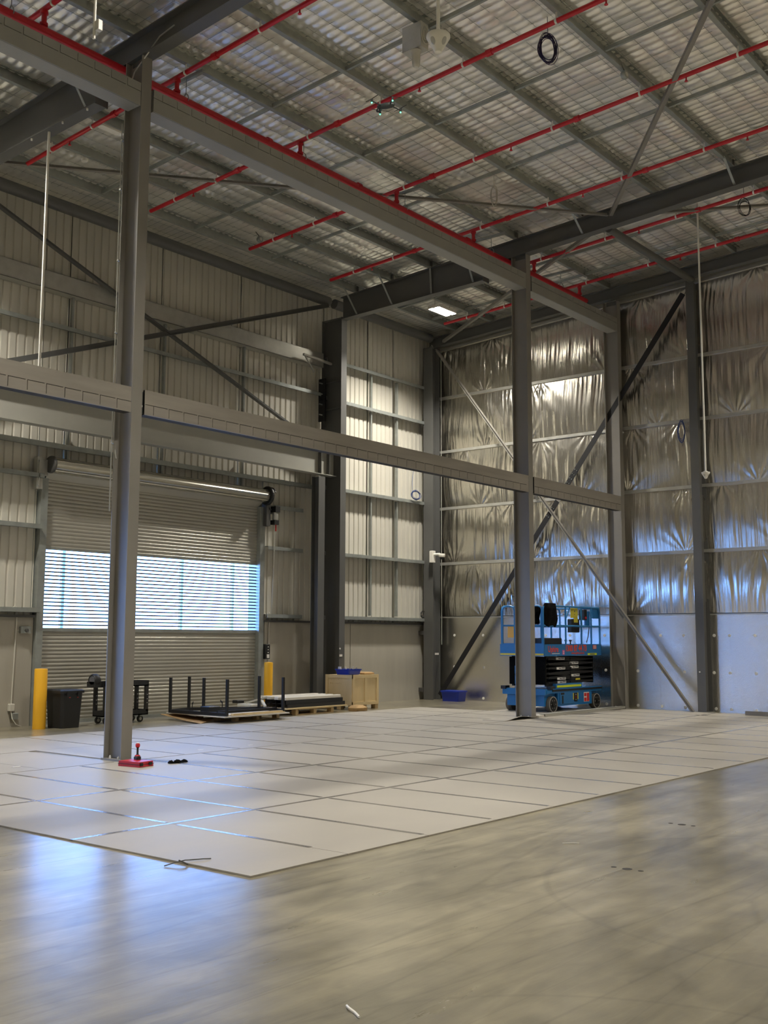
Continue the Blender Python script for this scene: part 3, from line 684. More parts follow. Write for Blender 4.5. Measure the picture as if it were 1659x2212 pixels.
tag(MB().sweep(angle(0.07,0.008), (8.8,1.7,zb(1.7)), (13.15,5.19,zb(5.19))).build('diagonal_brace', MT['col_steel']), 'near length of the thin roof brace above the camera', 'brace')
brace('thin grey roof brace passing behind the nearest column towards middle rafter', (8.8,16.2,zb(16.2)), (18.42,9.46,zb(9.46)), 0.07, MT['col_steel'])
brace('thin roof brace from middle rafter to top of the corner column', (18.6,9.5,zb(9.5)), (22.45,16.4,zb(16.4)-0.05), 0.07, MT['col_steel'])
brace('thin roof brace from middle rafter leaving view at the right edge', (18.6,9.3,zb(9.3)), (22.4,3.9,zb(3.9)), 0.07, MT['col_steel'])
brace('grey roof brace high at left behind the white hanging rod', (-1.0,9.5,zb(9.5)), (8.6,16.2,zb(16.2)), 0.07, MT['col_steel'])
tag(MB().bar((17.50,16.72,8.02),(18.45,16.72,7.98),0.05,0.05).bar((17.55,16.72,8.0),(18.0,16.85,7.72),0.03,0.03).build('stay_arm', MT['lint_steel']), 'short pale stay arm reaching left from the dark portal column', 'bracket')

# ------------------------------------------------------------------ sprinkler pipes
mp_ = thing('sprinkler_main', 'thick red sprinkler main pipe running along the upper edge beam', 'pipe', (10,11.75,9.37))
MY, MZ = 11.76, 9.37
MB().tube((-1.0,MY,MZ),(21.75,MY,MZ-0.02),0.057,16).build('pipe', MT['red_pipe'], mp_, smooth=True)
BXS = [5.0,7.37,9.58,12.17,14.70,17.16,19.46,21.45]
for x in (6.9,9.75,12.25,14.95,17.8,20.6):
    MB().path([(x,MY,MZ-0.065),(x,MY-0.067,MZ),(x,MY-0.045,MZ+0.07),(x,MY,MZ+0.12),(x,MY+0.045,MZ+0.07),(x,MY+0.067,MZ)], 0.008, 5, closed=True).tube((x,MY,MZ+0.12),(x,MY,9.72),0.006,5).build('hanger', MT['galv'], mp_)
    MB().prism(csec(0.05,0.05,0.005), (x,MY-0.35,9.70), (1,0,0), (0,0,1), (0,1,0), 0.9).build('support_channel', MT['galv'], mp_)
for x in (11.4,13.6,16.9): MB().tube((x,MY,MZ),(x+0.08,MY,MZ),0.068,14).build('coupling', MT['red_pipe'], mp_)
for i, x in enumerate(BXS):
    zp = lambda y: zr(y)-0.13
    lbl = ['outside the left edge of the view','crossing the extreme top left corner','passing behind the nearest column at left','passing the small flying drone','right of the drone, third visible over the main','fourth visible, ending left of the lamp','beyond middle rafter, ending above the lit lamp','closest to the foil wall'][i]
    t = thing('sprinkler_branch_pipe', 'red sprinkler branch pipe ' + lbl, 'pipe', (x,8,9.6), 'red sprinkler branch pipes under the roof')
    ya, yb = 15.6 if i > 1 else 14.6, -6.0
    MB().tube((x,ya,zp(ya)),(x,yb,zp(yb)),0.036,12).build('pipe', MT['red_pipe'], t, smooth=True)
    for y in [p for p in PY if 0 < p < 15.3]:
        z = zp(y)
        cl = MB().tube((x,y-0.015,z),(x,y+0.015,z),0.044,10).box(x-0.006,x+0.006,y-0.012,y+0.012,z+0.04,z+0.14).build('clamp', MT['bright'], t)
    for y in (14.4,12.6,9.3,6.2,3.2):
        z = zp(y)
        MB().tube((x,y,z-0.03),(x,y,z-0.07),0.012,8).lathe([(0.012,-0.10),(0.026,-0.098),(0.026,-0.092),(0.008,-0.07)], (x,y,z), 10).build('sprinkler_head', MT['redplas'], t)
    for y in (10.9,13.2,8.0): MB().tube((x,y,zp(y)),(x,y+0.09,zp(y+0.09)),0.050,12).build('coupling', MT['red_pipe'], t)
    z = zp(MY)
    MB().lathe([(0.034,MZ),(0.034,z)], (x,MY,0), 12).build('riser', MT['red_pipe'], t)
    for zz in (MZ+0.075,z-0.05): MB().lathe([(0.034,-0.02),(0.052,-0.018),(0.052,0.018),(0.034,0.02)], (x,MY,zz), 12).build('riser_collar', MT['red_pipe'], t)

# ------------------------------------------------------------------ lamps
def lamp(x, y, label):
    z = zr(y)-0.32
    t = thing('high_bay_lamp', label, 'lamp', (x,y,z), 'twin-panel high bay lamps under the roof')
    MB().cbox(x-0.36,x+0.36,y-0.17,y+0.17,z,z+0.07,0.012).build('housing', MT['white'], t)
    for s in (-1,1):
        lab(MB().box(x-0.34,x+0.34,y+s*0.09-0.055,y+s*0.09+0.055,z-0.010,z-0.001).build('diffuser', MT['lamp'], t), 'glowing white diffuser')
    for sg in (-1,1):
        l = bpy.data.lights.new('lamp_light', 'AREA'); l.shape = 'RECTANGLE'; l.size = 0.68; l.size_y = 0.11; l.energy = LAMP_W/2; l.color = (1.0,0.945,0.845); l.spread = math.radians(128)
        lo = bpy.data.objects.new('lamp_light', l); COL.objects.link(lo); lo.parent = t; lo.location = (0,sg*0.09,-0.013)
    for s in (-1,1): MB().tube((x+s*0.3,y,z+0.07),(x+s*0.3,y,z+0.5),0.004,5).build('hanging_wire', MT['galv'], t)
for (x, y, l) in ((20.2,14.75,'lit twin-panel high bay lamp under the roof near the wall corner'),
                  (7.4,14.75,'high bay lamp just outside the left edge of the view'),
                  (-5.0,14.75,'high bay lamp far left of the view near the roller-door wall'),
                  (7.4,5.6,'high bay lamp above the top edge of the view'),
                  (20.2,3.6,'high bay lamp right of the view near the foil wall'),
                  (-5.0,4.0,'high bay lamp behind and left of the camera'),
                  (8.0,-6.0,'high bay lamp behind and right of the camera'),
                  (20.2,-6.0,'high bay lamp far right behind the camera by the foil wall'),
                  (-5.0,-6.0,'high bay lamp in the corner behind the camera')):
    lamp(x, y, l)

# ------------------------------------------------------------------ loose floor sheets with taped seams
fc = thing('floor_covering', 'large area of pale grey board sheets laid and taped on the concrete', 'floor covering', (13,9,0))
TH = 0.012
XS = [5.06+0.9625*i for i in range(19)]
YS = [5.25, 7.22, 9.17, 11.25]
s0 = None
def sheet(x0, x1, y0, y1, dz=0.0):
    g = 0.004
    return MB().loft([[(x0+g,y0+g,0.001),(x1-g,y0+g,0.001),(x1-g,y1-g,0.001),(x0+g,y1-g,0.001)],
                      [(x0+g,y0+g,TH+dz),(x1-g,y0+g,TH+dz),(x1-g,y1-g,TH+dz),(x0+g,y1-g,TH+dz)]]).build('floor_sheet', MT['sheet'], fc)
protos = []
for r in range(3):
    p = sheet(XS[0], XS[1], YS[r], YS[r+1]); protos.append(p)
    for i in range(1, 18):
        if XS[i+1] > 22.45: continue
        dup(p, (XS[i]-XS[0], 0, random.uniform(-0.0006,0.0006)), fc)
XS2 = [6.0,7.47]+[8.62+1.008*i for i in range(0,14)]
YS2 = [11.27, 13.17, 15.08]
for r in range(2):
    for i in range(len(XS2)-1):
        x0, x1 = XS2[i], XS2[i+1]
        if i == 1: x1 -= 0.14
        if r == 1 and i < 2: continue
        if x1 > 20.6 and r == 1: continue
        if 18.2 < x0 < 19.2 and r == 0: pass
        sheet(x0, x1, YS2[r], YS2[r+1], random.uniform(-0.0006,0.0006))
sheet(9.1, XS2[3], YS2[1], YS2[2]-0.1); sheet(7.3,9.08,13.19,14.75)
# the sheet edge that has lifted beside the middle column
mb = MB()
n = 14; P = []
for i in range(n+1):
    x = 17.35+1.25*i/n; h = 0.055*math.sin(math.pi*i/n)**2
    P.append([(x,11.262,TH+h),(x,11.262,TH+h+0.006),(x,11.75,TH+0.006),(x,11.75,TH)])
mb.loft(P).build('lifted_edge', MT['sheet'], fc)
# seams: clear tape over the joints
def tape(p, q, w=0.045):
    p, q = Vector(p), Vector(q); d = (q-p).normalized(); s = Vector((-d.y,d.x,0))*w/2
    return MB().loft([[p-s+Vector((0,0,TH+0.0004)),p+s+Vector((0,0,TH+0.0004)),p+s+Vector((0,0,TH+0.0014)),p-s+Vector((0,0,TH+0.0014))],
                      [q-s+Vector((0,0,TH+0.0004)),q+s+Vector((0,0,TH+0.0004)),q+s+Vector((0,0,TH+0.0014)),q-s+Vector((0,0,TH+0.0014))]]).build('seam_tape', MT['tape'], fc)
for y in YS[1:3]: tape((XS[0],y,0), (22.3,y,0))
for r in range(3):
    for i in range(1, 18):
        if XS[i] > 22.3: continue
        a, b = YS[r]+0.06, YS[r+1]-0.05
        if r == 0 and i == 1: b, a = YS[1]-0.1, 5.62
        tape((XS[i],a,0),(XS[i],b,0))
for x in XS2[3:]:
    tape((x,YS2[0]+0.03,0),(x,YS2[1]-0.02,0),0.03)
    if x < 20.5: tape((x,YS2[1]+0.03,0),(x,YS2[2]-0.04,0),0.03)
tape((9.6,YS2[1],0),(20.4,YS2[1],0),0.03)

# kerb channel beside the lift
kb = thing('floor_channel', 'pale grey metal channel lying on floor from middle column to foil wall', 'channel', (20.8,11.40,0.012))
MB().prism([(0,0),(0.13,0),(0.13,0.05),(0.124,0.05),(0.124,0.006),(0.006,0.006),(0.006,0.05),(0,0.05)], (18.95,11.33,0.014), (0,1,0), (0,0,1), (1,0,0), 3.5).box(18.93,22.45,11.33,11.46,0.058,0.064).build('channel', MT['kerbm'], kb)
MB().cbox(18.72,18.94,11.34,11.50,0.014,0.05,0.006).build('end_block', MT['whiteboard'], kb)
tag(MB().prism(csec(0.10,0.06,0.006), (22.05,8.46,0.0), (1,0,0), (0,0,1), (0,-1,0), 2.6).build('steel_channel', MT['col_steel']), 'dark steel channel lying on floor at the right edge against foil wall', 'channel')
tag(MB().box(21.4,21.46,9.0,9.25,TH+0.001,TH+0.006).build('metal_strip', MT['dark_steel']), 'short dark metal strip lying in front of right wall column', 'strip')

# ------------------------------------------------------------------ bollards
for nm, x, y, h, r, l in (('bollard',10.73,16.36,1.02,0.11,'yellow safety bollard at left side of the roller door beside black bin'),
                          ('bollard',16.12,16.30,1.05,0.09,'yellow safety bollard at right side of the roller door under control box')):
    tag(MB().lathe([(r,0),(r,h-0.02),(r*0.93,h-0.004),(r*0.5,h)], (x,y,0), 28).build(nm, MT['yellow'], smooth=True), l, 'bollard')

# ------------------------------------------------------------------ black bin
bn = thing('storage_bin', 'large black plastic lidded storage bin beside the left yellow bollard', 'bin', (11.22,16.35,0))
mb = MB()
def rect(cx, cy, a, b, z, c=0.04): return [(cx-a+c,cy-b,z),(cx+a-c,cy-b,z),(cx+a,cy-b+c,z),(cx+a,cy+b-c,z),(cx+a-c,cy+b,z),(cx-a+c,cy+b,z),(cx-a,cy+b-c,z),(cx-a,cy-b+c,z)]
mb.loft([rect(11.20,16.34,.19,.22,0),rect(11.20,16.34,.205,.235,0.3),rect(11.20,16.34,.22,.25,0.60)]).build('tub', MT['black'], bn)
MB().loft([rect(11.20,16.34,.245,.275,0.595),rect(11.20,16.34,.245,.275,0.635),rect(11.20,16.34,.215,.245,0.655)]).build('lid', MT['black'], bn)
for x in (11.09,11.31): MB().box(x-0.03,x+0.03,16.052,16.066,0.55,0.62).build('latch', MT['blackmetal'], bn)
for x in (11.14,11.30): MB().box(x-0.015,x+0.015,16.088,16.092,0.515,0.528).build('label_mark', MT['redlab'], bn)
# ------------------------------------------------------------------ utility cart
ct = thing('utility_cart', 'black two-shelf plastic utility cart behind the nearest column by roller door', 'cart', (12.4,16.5,0))
def tray(z0, z1, x0, x1, y0, y1):
    m = MB().box(x0,x1,y0,y1,z0,z0+0.02)
    for a in ((x0,x1,y0,y0+0.02),(x0,x1,y1-0.02,y1),(x0,x0+0.02,y0,y1),(x1-0.02,x1,y0,y1)): m.box(*a,z0,z1)
    return m
tray(0.66,0.76,12.02,13.0,16.3,16.65).build('top_shelf', MT['black'], ct)
tray(0.13,0.23,12.02,13.0,16.3,16.65).build('bottom_shelf', MT['black'], ct)
for x, y in ((12.05,16.33),(12.97,16.33),(12.05,16.62),(12.97,16.62)):
    MB().cbox(x-0.035,x+0.035,y-0.03,y+0.03,0.2,0.68,0.008).build('upright', MT['black'], ct)
    for z in (0.35,0.42,0.5): MB().lathe([(0.007,-0.002),(0.007,0)], (x,y-0.03,z), 8, 'y').build('hole', MT['paper'], ct)
MB().lathe([(0.10,-0.03),(0.12,0),(0.12,0.07),(0.10,0.10)], (11.88,16.48,0.78), 24, 'x').box(11.84,12.06,16.38,16.60,0.66,0.76).build('push_handle', MT['black'], ct, smooth=True)
MB().lathe([(0.075,-0.01),(0.075,0)], (11.85,16.46,0.78), 20, 'x').build('handle_pocket', MT['print_'], ct)
for x, y in ((12.10,16.36),(12.86,16.36),(12.10,16.6),(12.86,16.6)):
    w = MB().tube((x,y-0.018,0.06),(x,y+0.018,0.06),0.06,16).build('wheel', MT['black'], ct, smooth=True)
    lab(MB().tube((x,y-0.021,0.06),(x,y+0.021,0.06),0.03,12).build('hub', MT['rim'], ct), 'pale wheel hub')
    MB().box(x-0.02,x+0.02,y-0.03,y+0.03,0.10,0.14).build('caster', MT['galv'], ct)

# ------------------------------------------------------------------ pallets
def pallet(label, x0, y0, w, d, h, yaw=0.0, kind='pallet'):
    t = thing(kind, label, 'pallet', (x0+w/2, y0+d/2, 0))
    for k in range(7):
        y = y0+k*(d-0.09)/6
        MB().box(x0,x0+w,y,y+0.09,h-0.02,h).build('deck_board', MT['pine'], t)
    for k in range(3):
        x = x0+k*(w-0.08)/2
        for yy in (y0,y0+d/2-0.06,y0+d-0.12): MB().box(x,x+0.08,yy,yy+0.12,0.018,h-0.02).build('block', MT['pine'], t)
    for k in range(3):
        y = y0+k*(d-0.1)/2
        MB().box(x0,x0+w,y,y+0.1,0,0.018).build('base_board', MT['pine'], t)
    return t
pallet('low pine pallet under the board with the upturned black frame', 13.98,14.98,1.15,1.1,0.118)
pallet('pine pallet under the stack of white and black beams', 16.02,15.40,1.15,1.1,0.125)
# white boards on the pallet
zb0 = 0.119
bd = thing('melamine_board', 'large white board lying on low pallet beneath upturned black frame', 'board', (14.3,15.3,zb0))
MB().prism([(13.42,14.66),(15.08,14.66),(15.35,15.55),(15.30,16.45),(13.55,16.45)], (0,0,zb0+0.001), (1,0,0), (0,1,0), (0,0,1), 0.02).build('board', MT['whiteboard'], bd)
bp = thing('timber_planks', 'pinkish timber planks lying along the front of the white board', 'planks', (14.3,14.8,zb0))
for i, (y, x0, x1, z) in enumerate(((14.70,13.62,15.0,0),(14.78,13.66,14.9,0),(14.74,13.7,14.98,0.019))):
    MB().box(x0,x1,y,y+0.075,zb0+0.023+z,zb0+0.041+z).build('plank', MT['ply'], bp)
# upturned frame with its six posts
uf = thing('upturned_table_frame', 'black steel table frame lying upside down with six legs standing up', 'table frame', (14.2,15.4,zb0+0.022))
L6 = {'A':(13.47,16.24),'B':(14.10,16.44),'F':(13.79,15.66),'C':(13.52,14.72),'D':(15.05,14.90),'E':(15.20,15.62)}
ZB = zb0+0.024
for k, (x, y) in L6.items():
    if k == 'D': x, y = 15.04, 14.80
    top = 0.80
    MB().box(x-0.022,x+0.022,y-0.022,y+0.022,ZB,top).build('leg', MT['blackmetal'], uf)
def rail(a, b, z=ZB+0.03, w=0.05, h=0.06): MB().bar((*a,z),(*b,z),w,h).build('rail', MT['blackmetal'], uf)
rail(L6['A'],L6['C']); rail((13.52,14.98),(15.04,14.98),ZB+0.055,0.04,0.05); rail((15.04,14.80),L6['E']); rail(L6['E'],L6['B']); rail(L6['A'],L6['B']); rail(L6['F'],L6['E'])
MB().cbox(13.52,13.80,15.2,15.45,ZB+0.06,ZB+0.15,0.01).build('control_unit', MT['black'], uf)
for (x0, y0, x1, y1) in ((13.72,15.9,14.05,16.25),(14.3,15.7,14.7,16.2)):
    m = MB(); 
    for k in range(9):
        f = k/8; m.tube((x0+(x1-x0)*f,y0+(y1-y0)*f,0.30),(x0+(x1-x0)*f,y0+(y1-y0)*f,0.33),0.004,4)
    m.tube((x0,y0,0.33),(x1,y1,0.33),0.006,5).tube((x0,y0,0.30),(x1,y1,0.30),0.006,5).tube((x0,y0,ZB),(x0,y0,0.33),0.01,6)
    m.build('cable_tray', MT['blackmetal'], uf)
cbd = tag(MB().loft([[(13.20,15.05,0.012),(13.95,15.55,0.012),(13.95,15.55,0.018),(13.20,15.05,0.018)],
                     [(13.35,15.75,0.035),(13.9,15.9,0.05),(13.9,15.9,0.056),(13.35,15.75,0.041)],
                     [(13.45,16.5,0.10),(13.75,16.3,0.10),(13.75,16.3,0.106),(13.45,16.5,0.106)]]).build('cardboard_sheet', MT['card']), 'creased brown cardboard sheet tucked under left end of the white board', 'cardboard')
# stack of white and black beams
st_ = thing('beam_stack', 'stack of long white and black metal beams on the second pallet', 'stack', (16.6,15.8,0.126))
MB().box(15.72,17.55,15.35,16.45,0.126,0.150).build('base_board', MT['ply'], st_)
zq = 0.151
for k in range(5):
    y = 15.42+k*0.17
    MB().prism(csec(0.075,0.10,0.006), (15.80,y,zq), (0,1,0), (0,0,1), (1,0,0), 1.75).build('black_beam', MT['blackmetal'], st_)
    MB().prism(csec(0.075,0.10,0.006), (15.76+0.02*k,y,zq+0.078), (0,1,0), (0,0,1), (1,0,0), 1.72).build('black_beam', MT['blackmetal'], st_)
for k in range(4):
    y = 15.42+k*0.24
    o = MB().cbox(15.74+0.03*k,17.42+0.03*k,y,y+0.12,zq+0.158,zq+0.215,0.01).build('white_beam', MT['whiteboard'], st_)
MB().bar((15.35,15.6,zq+0.05),(15.6,16.0,zq+0.2),0.05,0.03).bar((15.3,16.1,zq+0.1),(15.6,15.8,zq+0.22),0.04,0.03).build('end_bracket', MT['offwhite'], st_)
MB().cbox(15.15,15.42,15.8,16.2,0.126,0.24,0.01).build('foam_block', MT['offwhite'], st_)
MB().cbox(15.2,15.4,16.25,16.4,0.24,0.30,0.01).build('clamp_head', MT['black'], st_)
# crate
cr = thing('plywood_crate', 'plywood shipping crate standing on short feet in front of the portal column', 'crate', (18.8,16.7,0))
ca = math.radians(0)
CX0, CX1, CY0, CY1, CZ0, CZ1 = 17.96, 18.84, 15.57, 16.35, 0.10, 0.752
MB().box(CX0,CX1,CY0,CY1,CZ0,CZ1).build('panel_box', MT['ply'], cr)
def bat(x0,x1,y0,y1,z0,z1): MB().box(x0,x1,y0,y1,z0,z1).build('batten', MT['ply'], cr)
t_ = 0.018
for z0, z1 in ((CZ0,CZ0+0.07),(CZ1-0.07,CZ1+0.004)):
    bat(CX0-t_,CX0,CY0-t_,CY1,z0,z1); bat(CX0-t_,CX1,CY0-t_,CY0,z0,z1)
for y in (CY0,CY1-0.075): bat(CX0-t_,CX0,y,y+0.075,CZ0+0.07,CZ1-0.07)
for x in (CX0,(CX0+CX1)/2-0.035,CX1-0.07): bat(x,x+0.07,CY0-t_,CY0,CZ0+0.07,CZ1-0.07)
for x in (CX0,(CX0+CX1)/2-0.05,CX1-0.1):
    for y in (CY0,(CY0+CY1)/2-0.06,CY1-0.12): MB().box(x,x+0.1,y,y+0.12,0,CZ0).build('foot', MT['pine'], cr)
# faint pen scribble, not legible in the photograph
mb = MB(); rs = random.Random(3)
for row, (z, yy0, yy1) in enumerate(((0.63,16.2,15.96),(0.55,16.22,15.88))):
    y = yy0
    while y > yy1:
        h = 0.035
        for s in range(3):
            a = (CX0-0.0015, y-rs.uniform(0,0.03), z+rs.uniform(0,h)); b = (CX0-0.0015, y-rs.uniform(0,0.03), z+rs.uniform(0,h))
            if (Vector(a)-Vector(b)).length > 0.01: mb.bar(a, b, 0.004, 0.002, (0,1,0))
        y -= 0.05
mb.build('pen_marks', MT['card'], cr)
def tub(label, cx, cy, z, a, b, h, cat='tub', rim=0.012, nm='plastic_tub', lid=False):
    t = thing(nm, label, cat, (cx,cy,z))
    m = MB(); w = 0.006
    o0, o1 = rect(cx,cy,a*0.88,b*0.88,z,0.02), rect(cx,cy,a,b,z+h,0.02)
    i1, i0 = rect(cx,cy,a-w,b-w,z+h,0.02), rect(cx,cy,a*0.88-w,b*0.88-w,z+w,0.02)
    m.loft([o0,o1,i1,i0]).build('body', MT['blueplas'], t)
    m = MB(); m.loft([rect(cx,cy,a+rim,b+rim,z+h-0.02,0.02),rect(cx,cy,a+rim,b+rim,z+h,0.02)] + [rect(cx,cy,a-w,b-w,z+h,0.02),rect(cx,cy,a-w,b-w,z+h-0.02,0.02)], cap=False).build('rim', MT['blueplas'], t)
    if lid: MB().loft([rect(cx,cy,a+rim+.004,b+rim+.004,z+h-0.028,0.02),rect(cx,cy,a+rim+.004,b+rim+.004,z+h+0.006,0.02),rect(cx,cy,a-.02,b-.02,z+h+0.012,0.02)]).build('lid', MT['blueplas'], t)
    return t
tr = tub('shallow blue plastic tray of metal parts on top of the plywood crate', 18.20, 15.90, CZ1+0.005, 0.21, 0.21, 0.12, 'tray', nm='parts_tray')
rs = random.Random(5)
for k in range(12):
    x, y = 18.20+rs.uniform(-.13,.13), 15.90+rs.uniform(-.13,.13)
    MB().bar((x,y,CZ1+0.02),(x+rs.uniform(-.08,.08),y+rs.uniform(-.1,.1),CZ1+0.13+rs.uniform(0,.05)),0.012,0.012).build('metal_part', MT['galv_light'], tr)
MB().box(18.04,18.08,16.0,16.06,CZ1+0.05,CZ1+0.175).build('metal_part', MT['bright'], tr)
tag(MB().loft([rect(18.63,15.86,0.17,0.21,CZ1+0.005,0.003),rect(18.63,15.86,0.17,0.21,CZ1+0.035,0.003),rect(18.65,15.86,0.12,0.16,CZ1+0.055,0.003)]).build('cardboard_box', MT['card']), 'flattened cardboard box on top of the plywood crate', 'box')
bg_ = tag(MB().loft([[(17.72+0.34*u, 15.24+0.22*v, 0.0) for u, v in ((0,0),(.5,-.1),(1,0),(1,1),(.5,1.1),(0,1))],
                     [(17.70+0.36*u, 15.22+0.24*v, 0.07) for u, v in ((0,0),(.5,-.1),(1,0),(1,1),(.5,1.1),(0,1))],
                     [(17.76+0.18*u, 15.28+0.14*v, 0.125) for u, v in ((0,0),(.5,.1),(1.2,0),(1,1),(.5,.9),(0,1))]]).build('crumpled_carton', MT['card']), 'small crumpled tan carton on floor at front foot of the plywood crate', 'carton')
tub('blue plastic lidded tub on floor at foot of the corner brace', 22.28, 15.95, 0.0, 0.19, 0.27, 0.255, 'tub', lid=True)

# ------------------------------------------------------------------ scissor lift
lf = thing('scissor_lift', 'blue scissor lift parked folded between middle column and foil wall', 'lift', (21.2,12.45,0))
LY0, LY1, LX0, LX1 = 11.92, 13.02, 19.95, 22.42
b_ = MT['liftblue']; rb = MT['liftrail']
def P(name, m, mt=b_, **k): return m.build(name, mt, lf, **k)
P('chassis', MB().box(LX0+0.10,LX1-0.05,LY0+0.09,LY1-0.09,0.13,0.44).box(LX0+0.55,LX1-0.42,LY0+0.02,LY0+0.09,0.12,0.44).box(LX0+0.55,LX1-0.42,LY1-0.09,LY1-0.02,0.12,0.44).box(LX0+0.08,LX1+0.02,LY0+0.01,LY1-0.01,0.40,0.47))
P('chassis_bumper', MB().box(LX0+0.02,LX0+0.12,LY0+0.02,LY1-0.02,0.37,0.50))
P('ladder', MB().box(LX0-0.03,LX0+0.0,LY0+0.35,LY0+0.40,0.2,0.98).box(LX0-0.03,LX0+0.0,LY0+0.68,LY0+0.73,0.2,0.98).box(LX0-0.03,LX0,LY0+0.35,LY0+0.73,0.30,0.33).box(LX0-0.03,LX0,LY0+0.35,LY0+0.73,0.56,0.59).box(LX0-0.03,LX0,LY0+0.35,LY0+0.73,0.78,0.81))
P('side_tray', MB().box(LX0+0.42,LX0+1.55,LY0-0.02,LY0+0.06,0.50,0.60), b_)
lab(P('reflective_strip', MB().box(LX0+0.45,LX0+1.5,LY0-0.026,LY0-0.02,0.52,0.565), MT['hivis']), 'yellow green reflective strip')
P('tray_edge', MB().box(LX0+0.3,LX1+0.02,LY0-0.01,LY0+0.03,0.44,0.475), MT['black'])
P('tray_edge', MB().box(LX0+0.3,LX1+0.02,LY0-0.015,LY0+0.03,0.48,0.50), b_)
P('corner_block', MB().box(LX0+0.22,LX0+0.40,LY0-0.01,LY0+0.1,0.48,0.55).box(LX0-0.02,LX0+0.15,LY1-0.12,LY1,0.48,0.55), MT['black'])
for x in (LX0+0.33, LX1-0.22):
    for y, s in ((LY0-0.0,1),(LY1,-1)):
        w = P('wheel', MB().lathe([(0.10,0),(0.158,0),(0.168,0.012),(0.168,0.118),(0.158,0.13),(0.10,0.13)], (x,y if s>0 else y-0.13,0.170), 28, 'y'), MT['tyre'], smooth=True)
        P('wheel_ring', MB().lathe([(0.150,-0.003),(0.166,-0.003),(0.166,0.003),(0.150,0.003),(0.150,-0.003)], (x,y,0.170), 28, 'y', False), MT['rim'])
        P('wheel_hub', MB().lathe([(0.0,-0.001),(0.15,-0.001),(0.15,0.004)], (x,y,0.170), 24, 'y').lathe([(0.05,-0.02*s),(0.04,0)], (x,y,0.170), 12, 'y'), MT['black'])
        for k in range(6):
            t = k*math.pi/3; P('wheel_nut', MB().lathe([(0.010,-0.008*s),(0.010,0)], (x+0.09*math.cos(t),y,0.170+0.09*math.sin(t)), 6, 'y'), MT['rim'])
P('side_door', MB().box(LX0+0.62,LX0+1.25,LY0+0.005,LY0+0.02,0.16,0.40), b_)
P('control_panel', MB().box(LX0+1.22,LX0+1.36,LY0-0.004,LY0+0.02,0.20,0.38), MT['black'])
for z in (0.24,0.29,0.34):
    P('panel_knob', MB().lathe([(0.013,-0.015),(0.013,0)], (LX0+1.28,LY0-0.004,z), 8, 'y'), MT['redplas'] if z == 0.29 else MT['rim'])
for dx in (1.19,1.39): P('yellow_label', MB().box(LX0+dx-0.015,LX0+dx+0.015,LY0-0.002,LY0+0.02,0.24,0.38), MT['ylabel'])
P('slot', MB().box(LX0+0.70,LX0+0.76,LY0+0.0,LY0+0.02,0.17,0.34).box(LX0+0.66,LX0+0.80,LY0+0.0,LY0+0.02,0.36,0.40), MT['black'])
lab(P('safety_label', MB().box(LX0+1.68,LX0+1.92,LY0+0.012,LY0+0.018,0.17,0.38), MT['paper']), 'white safety label with red print')
P('label_print', MB().box(LX0+1.69,LX0+1.79,LY0+0.008,LY0+0.012,0.18,0.26).box(LX0+1.81,LX0+1.91,LY0+0.008,LY0+0.012,0.18,0.36).box(LX0+1.69,LX0+1.79,LY0+0.008,LY0+0.012,0.29,0.36), MT['redlab'])
P('side_door', MB().box(LX0+1.62,LX0+1.98,LY0+0.018,LY0+0.03,0.14,0.40), b_)
# folded scissor arms
zs_ = [0.62,0.72,0.82,0.92,1.02,1.12]
for i, z in enumerate(zs_):
    for y in (LY0+0.12, LY1-0.16):
        tl = 0.035 if i % 2 == 0 else -0.035
        P('scissor_arm', MB().bar((LX0+0.22,y,z-tl+0.0),(LX1-0.22,y,z+tl),0.05,0.085,(0,1,0)), MT['blackmetal'])
    P('pivot_pin', MB().tube((LX0+0.3,LY0+0.08,z),(LX0+0.3,LY1-0.08,z),0.025,10).tube((LX0+1.25,LY0+0.08,z),(LX0+1.25,LY1-0.08,z),0.028,10), MT['blackmetal'])
for xx in (LX0+0.18, LX1-0.24): P('cross_member', MB().box(xx,xx+0.06,LY0+0.1,LY1-0.1,0.58,1.17), MT['cloth'])
P('lift_cylinder', MB().tube((LX0+0.5,12.47,0.66),(LX1-0.5,12.47,0.98),0.07,14), MT['black'])
for dx, z in ((0.62,1.13),(0.64,0.92),(0.66,0.70),(0.67,0.625),(1.22,1.03),(1.23,0.94),(1.27,0.76)):
    o = P('arm_label', MB().box(LX0+dx,LX0+dx+0.36,LY0+0.085,LY0+0.094,z-0.025,z+0.025), MT['paper'])
    P('arm_label_print', MB().box(LX0+dx+0.09,LX0+dx+0.19,LY0+0.082,LY0+0.085,z-0.01,z+0.012).box(LX0+dx+0.21,LX0+dx+0.34,LY0+0.082,LY0+0.085,z-0.006,z+0.018), MT['print_'])
P('arm_label', MB().box(LX0+1.45,LX0+1.65,LY0+0.085,LY0+0.094,0.655,0.69), MT['ylabel'])
# platform
P('platform', MB().box(LX0-0.01,LX1+0.03,LY0+0.02,LY1-0.02,1.20,1.26).box(LX0-0.02,LX1+0.04,LY0,LY0+0.02,1.19,1.44).box(LX0-0.02,LX1+0.04,LY1-0.02,LY1,1.19,1.44).box(LX0-0.03,LX0-0.01,LY0,LY1,1.19,1.44).box(LX1+0.02,LX1+0.04,LY0,LY1,1.19,1.44))
lab(P('edge_strip', MB().box(LX0-0.036,LX0-0.03,LY0+0.01,LY1-0.01,1.205,1.245), MT['ylabel']), 'yellow strip along platform edge')
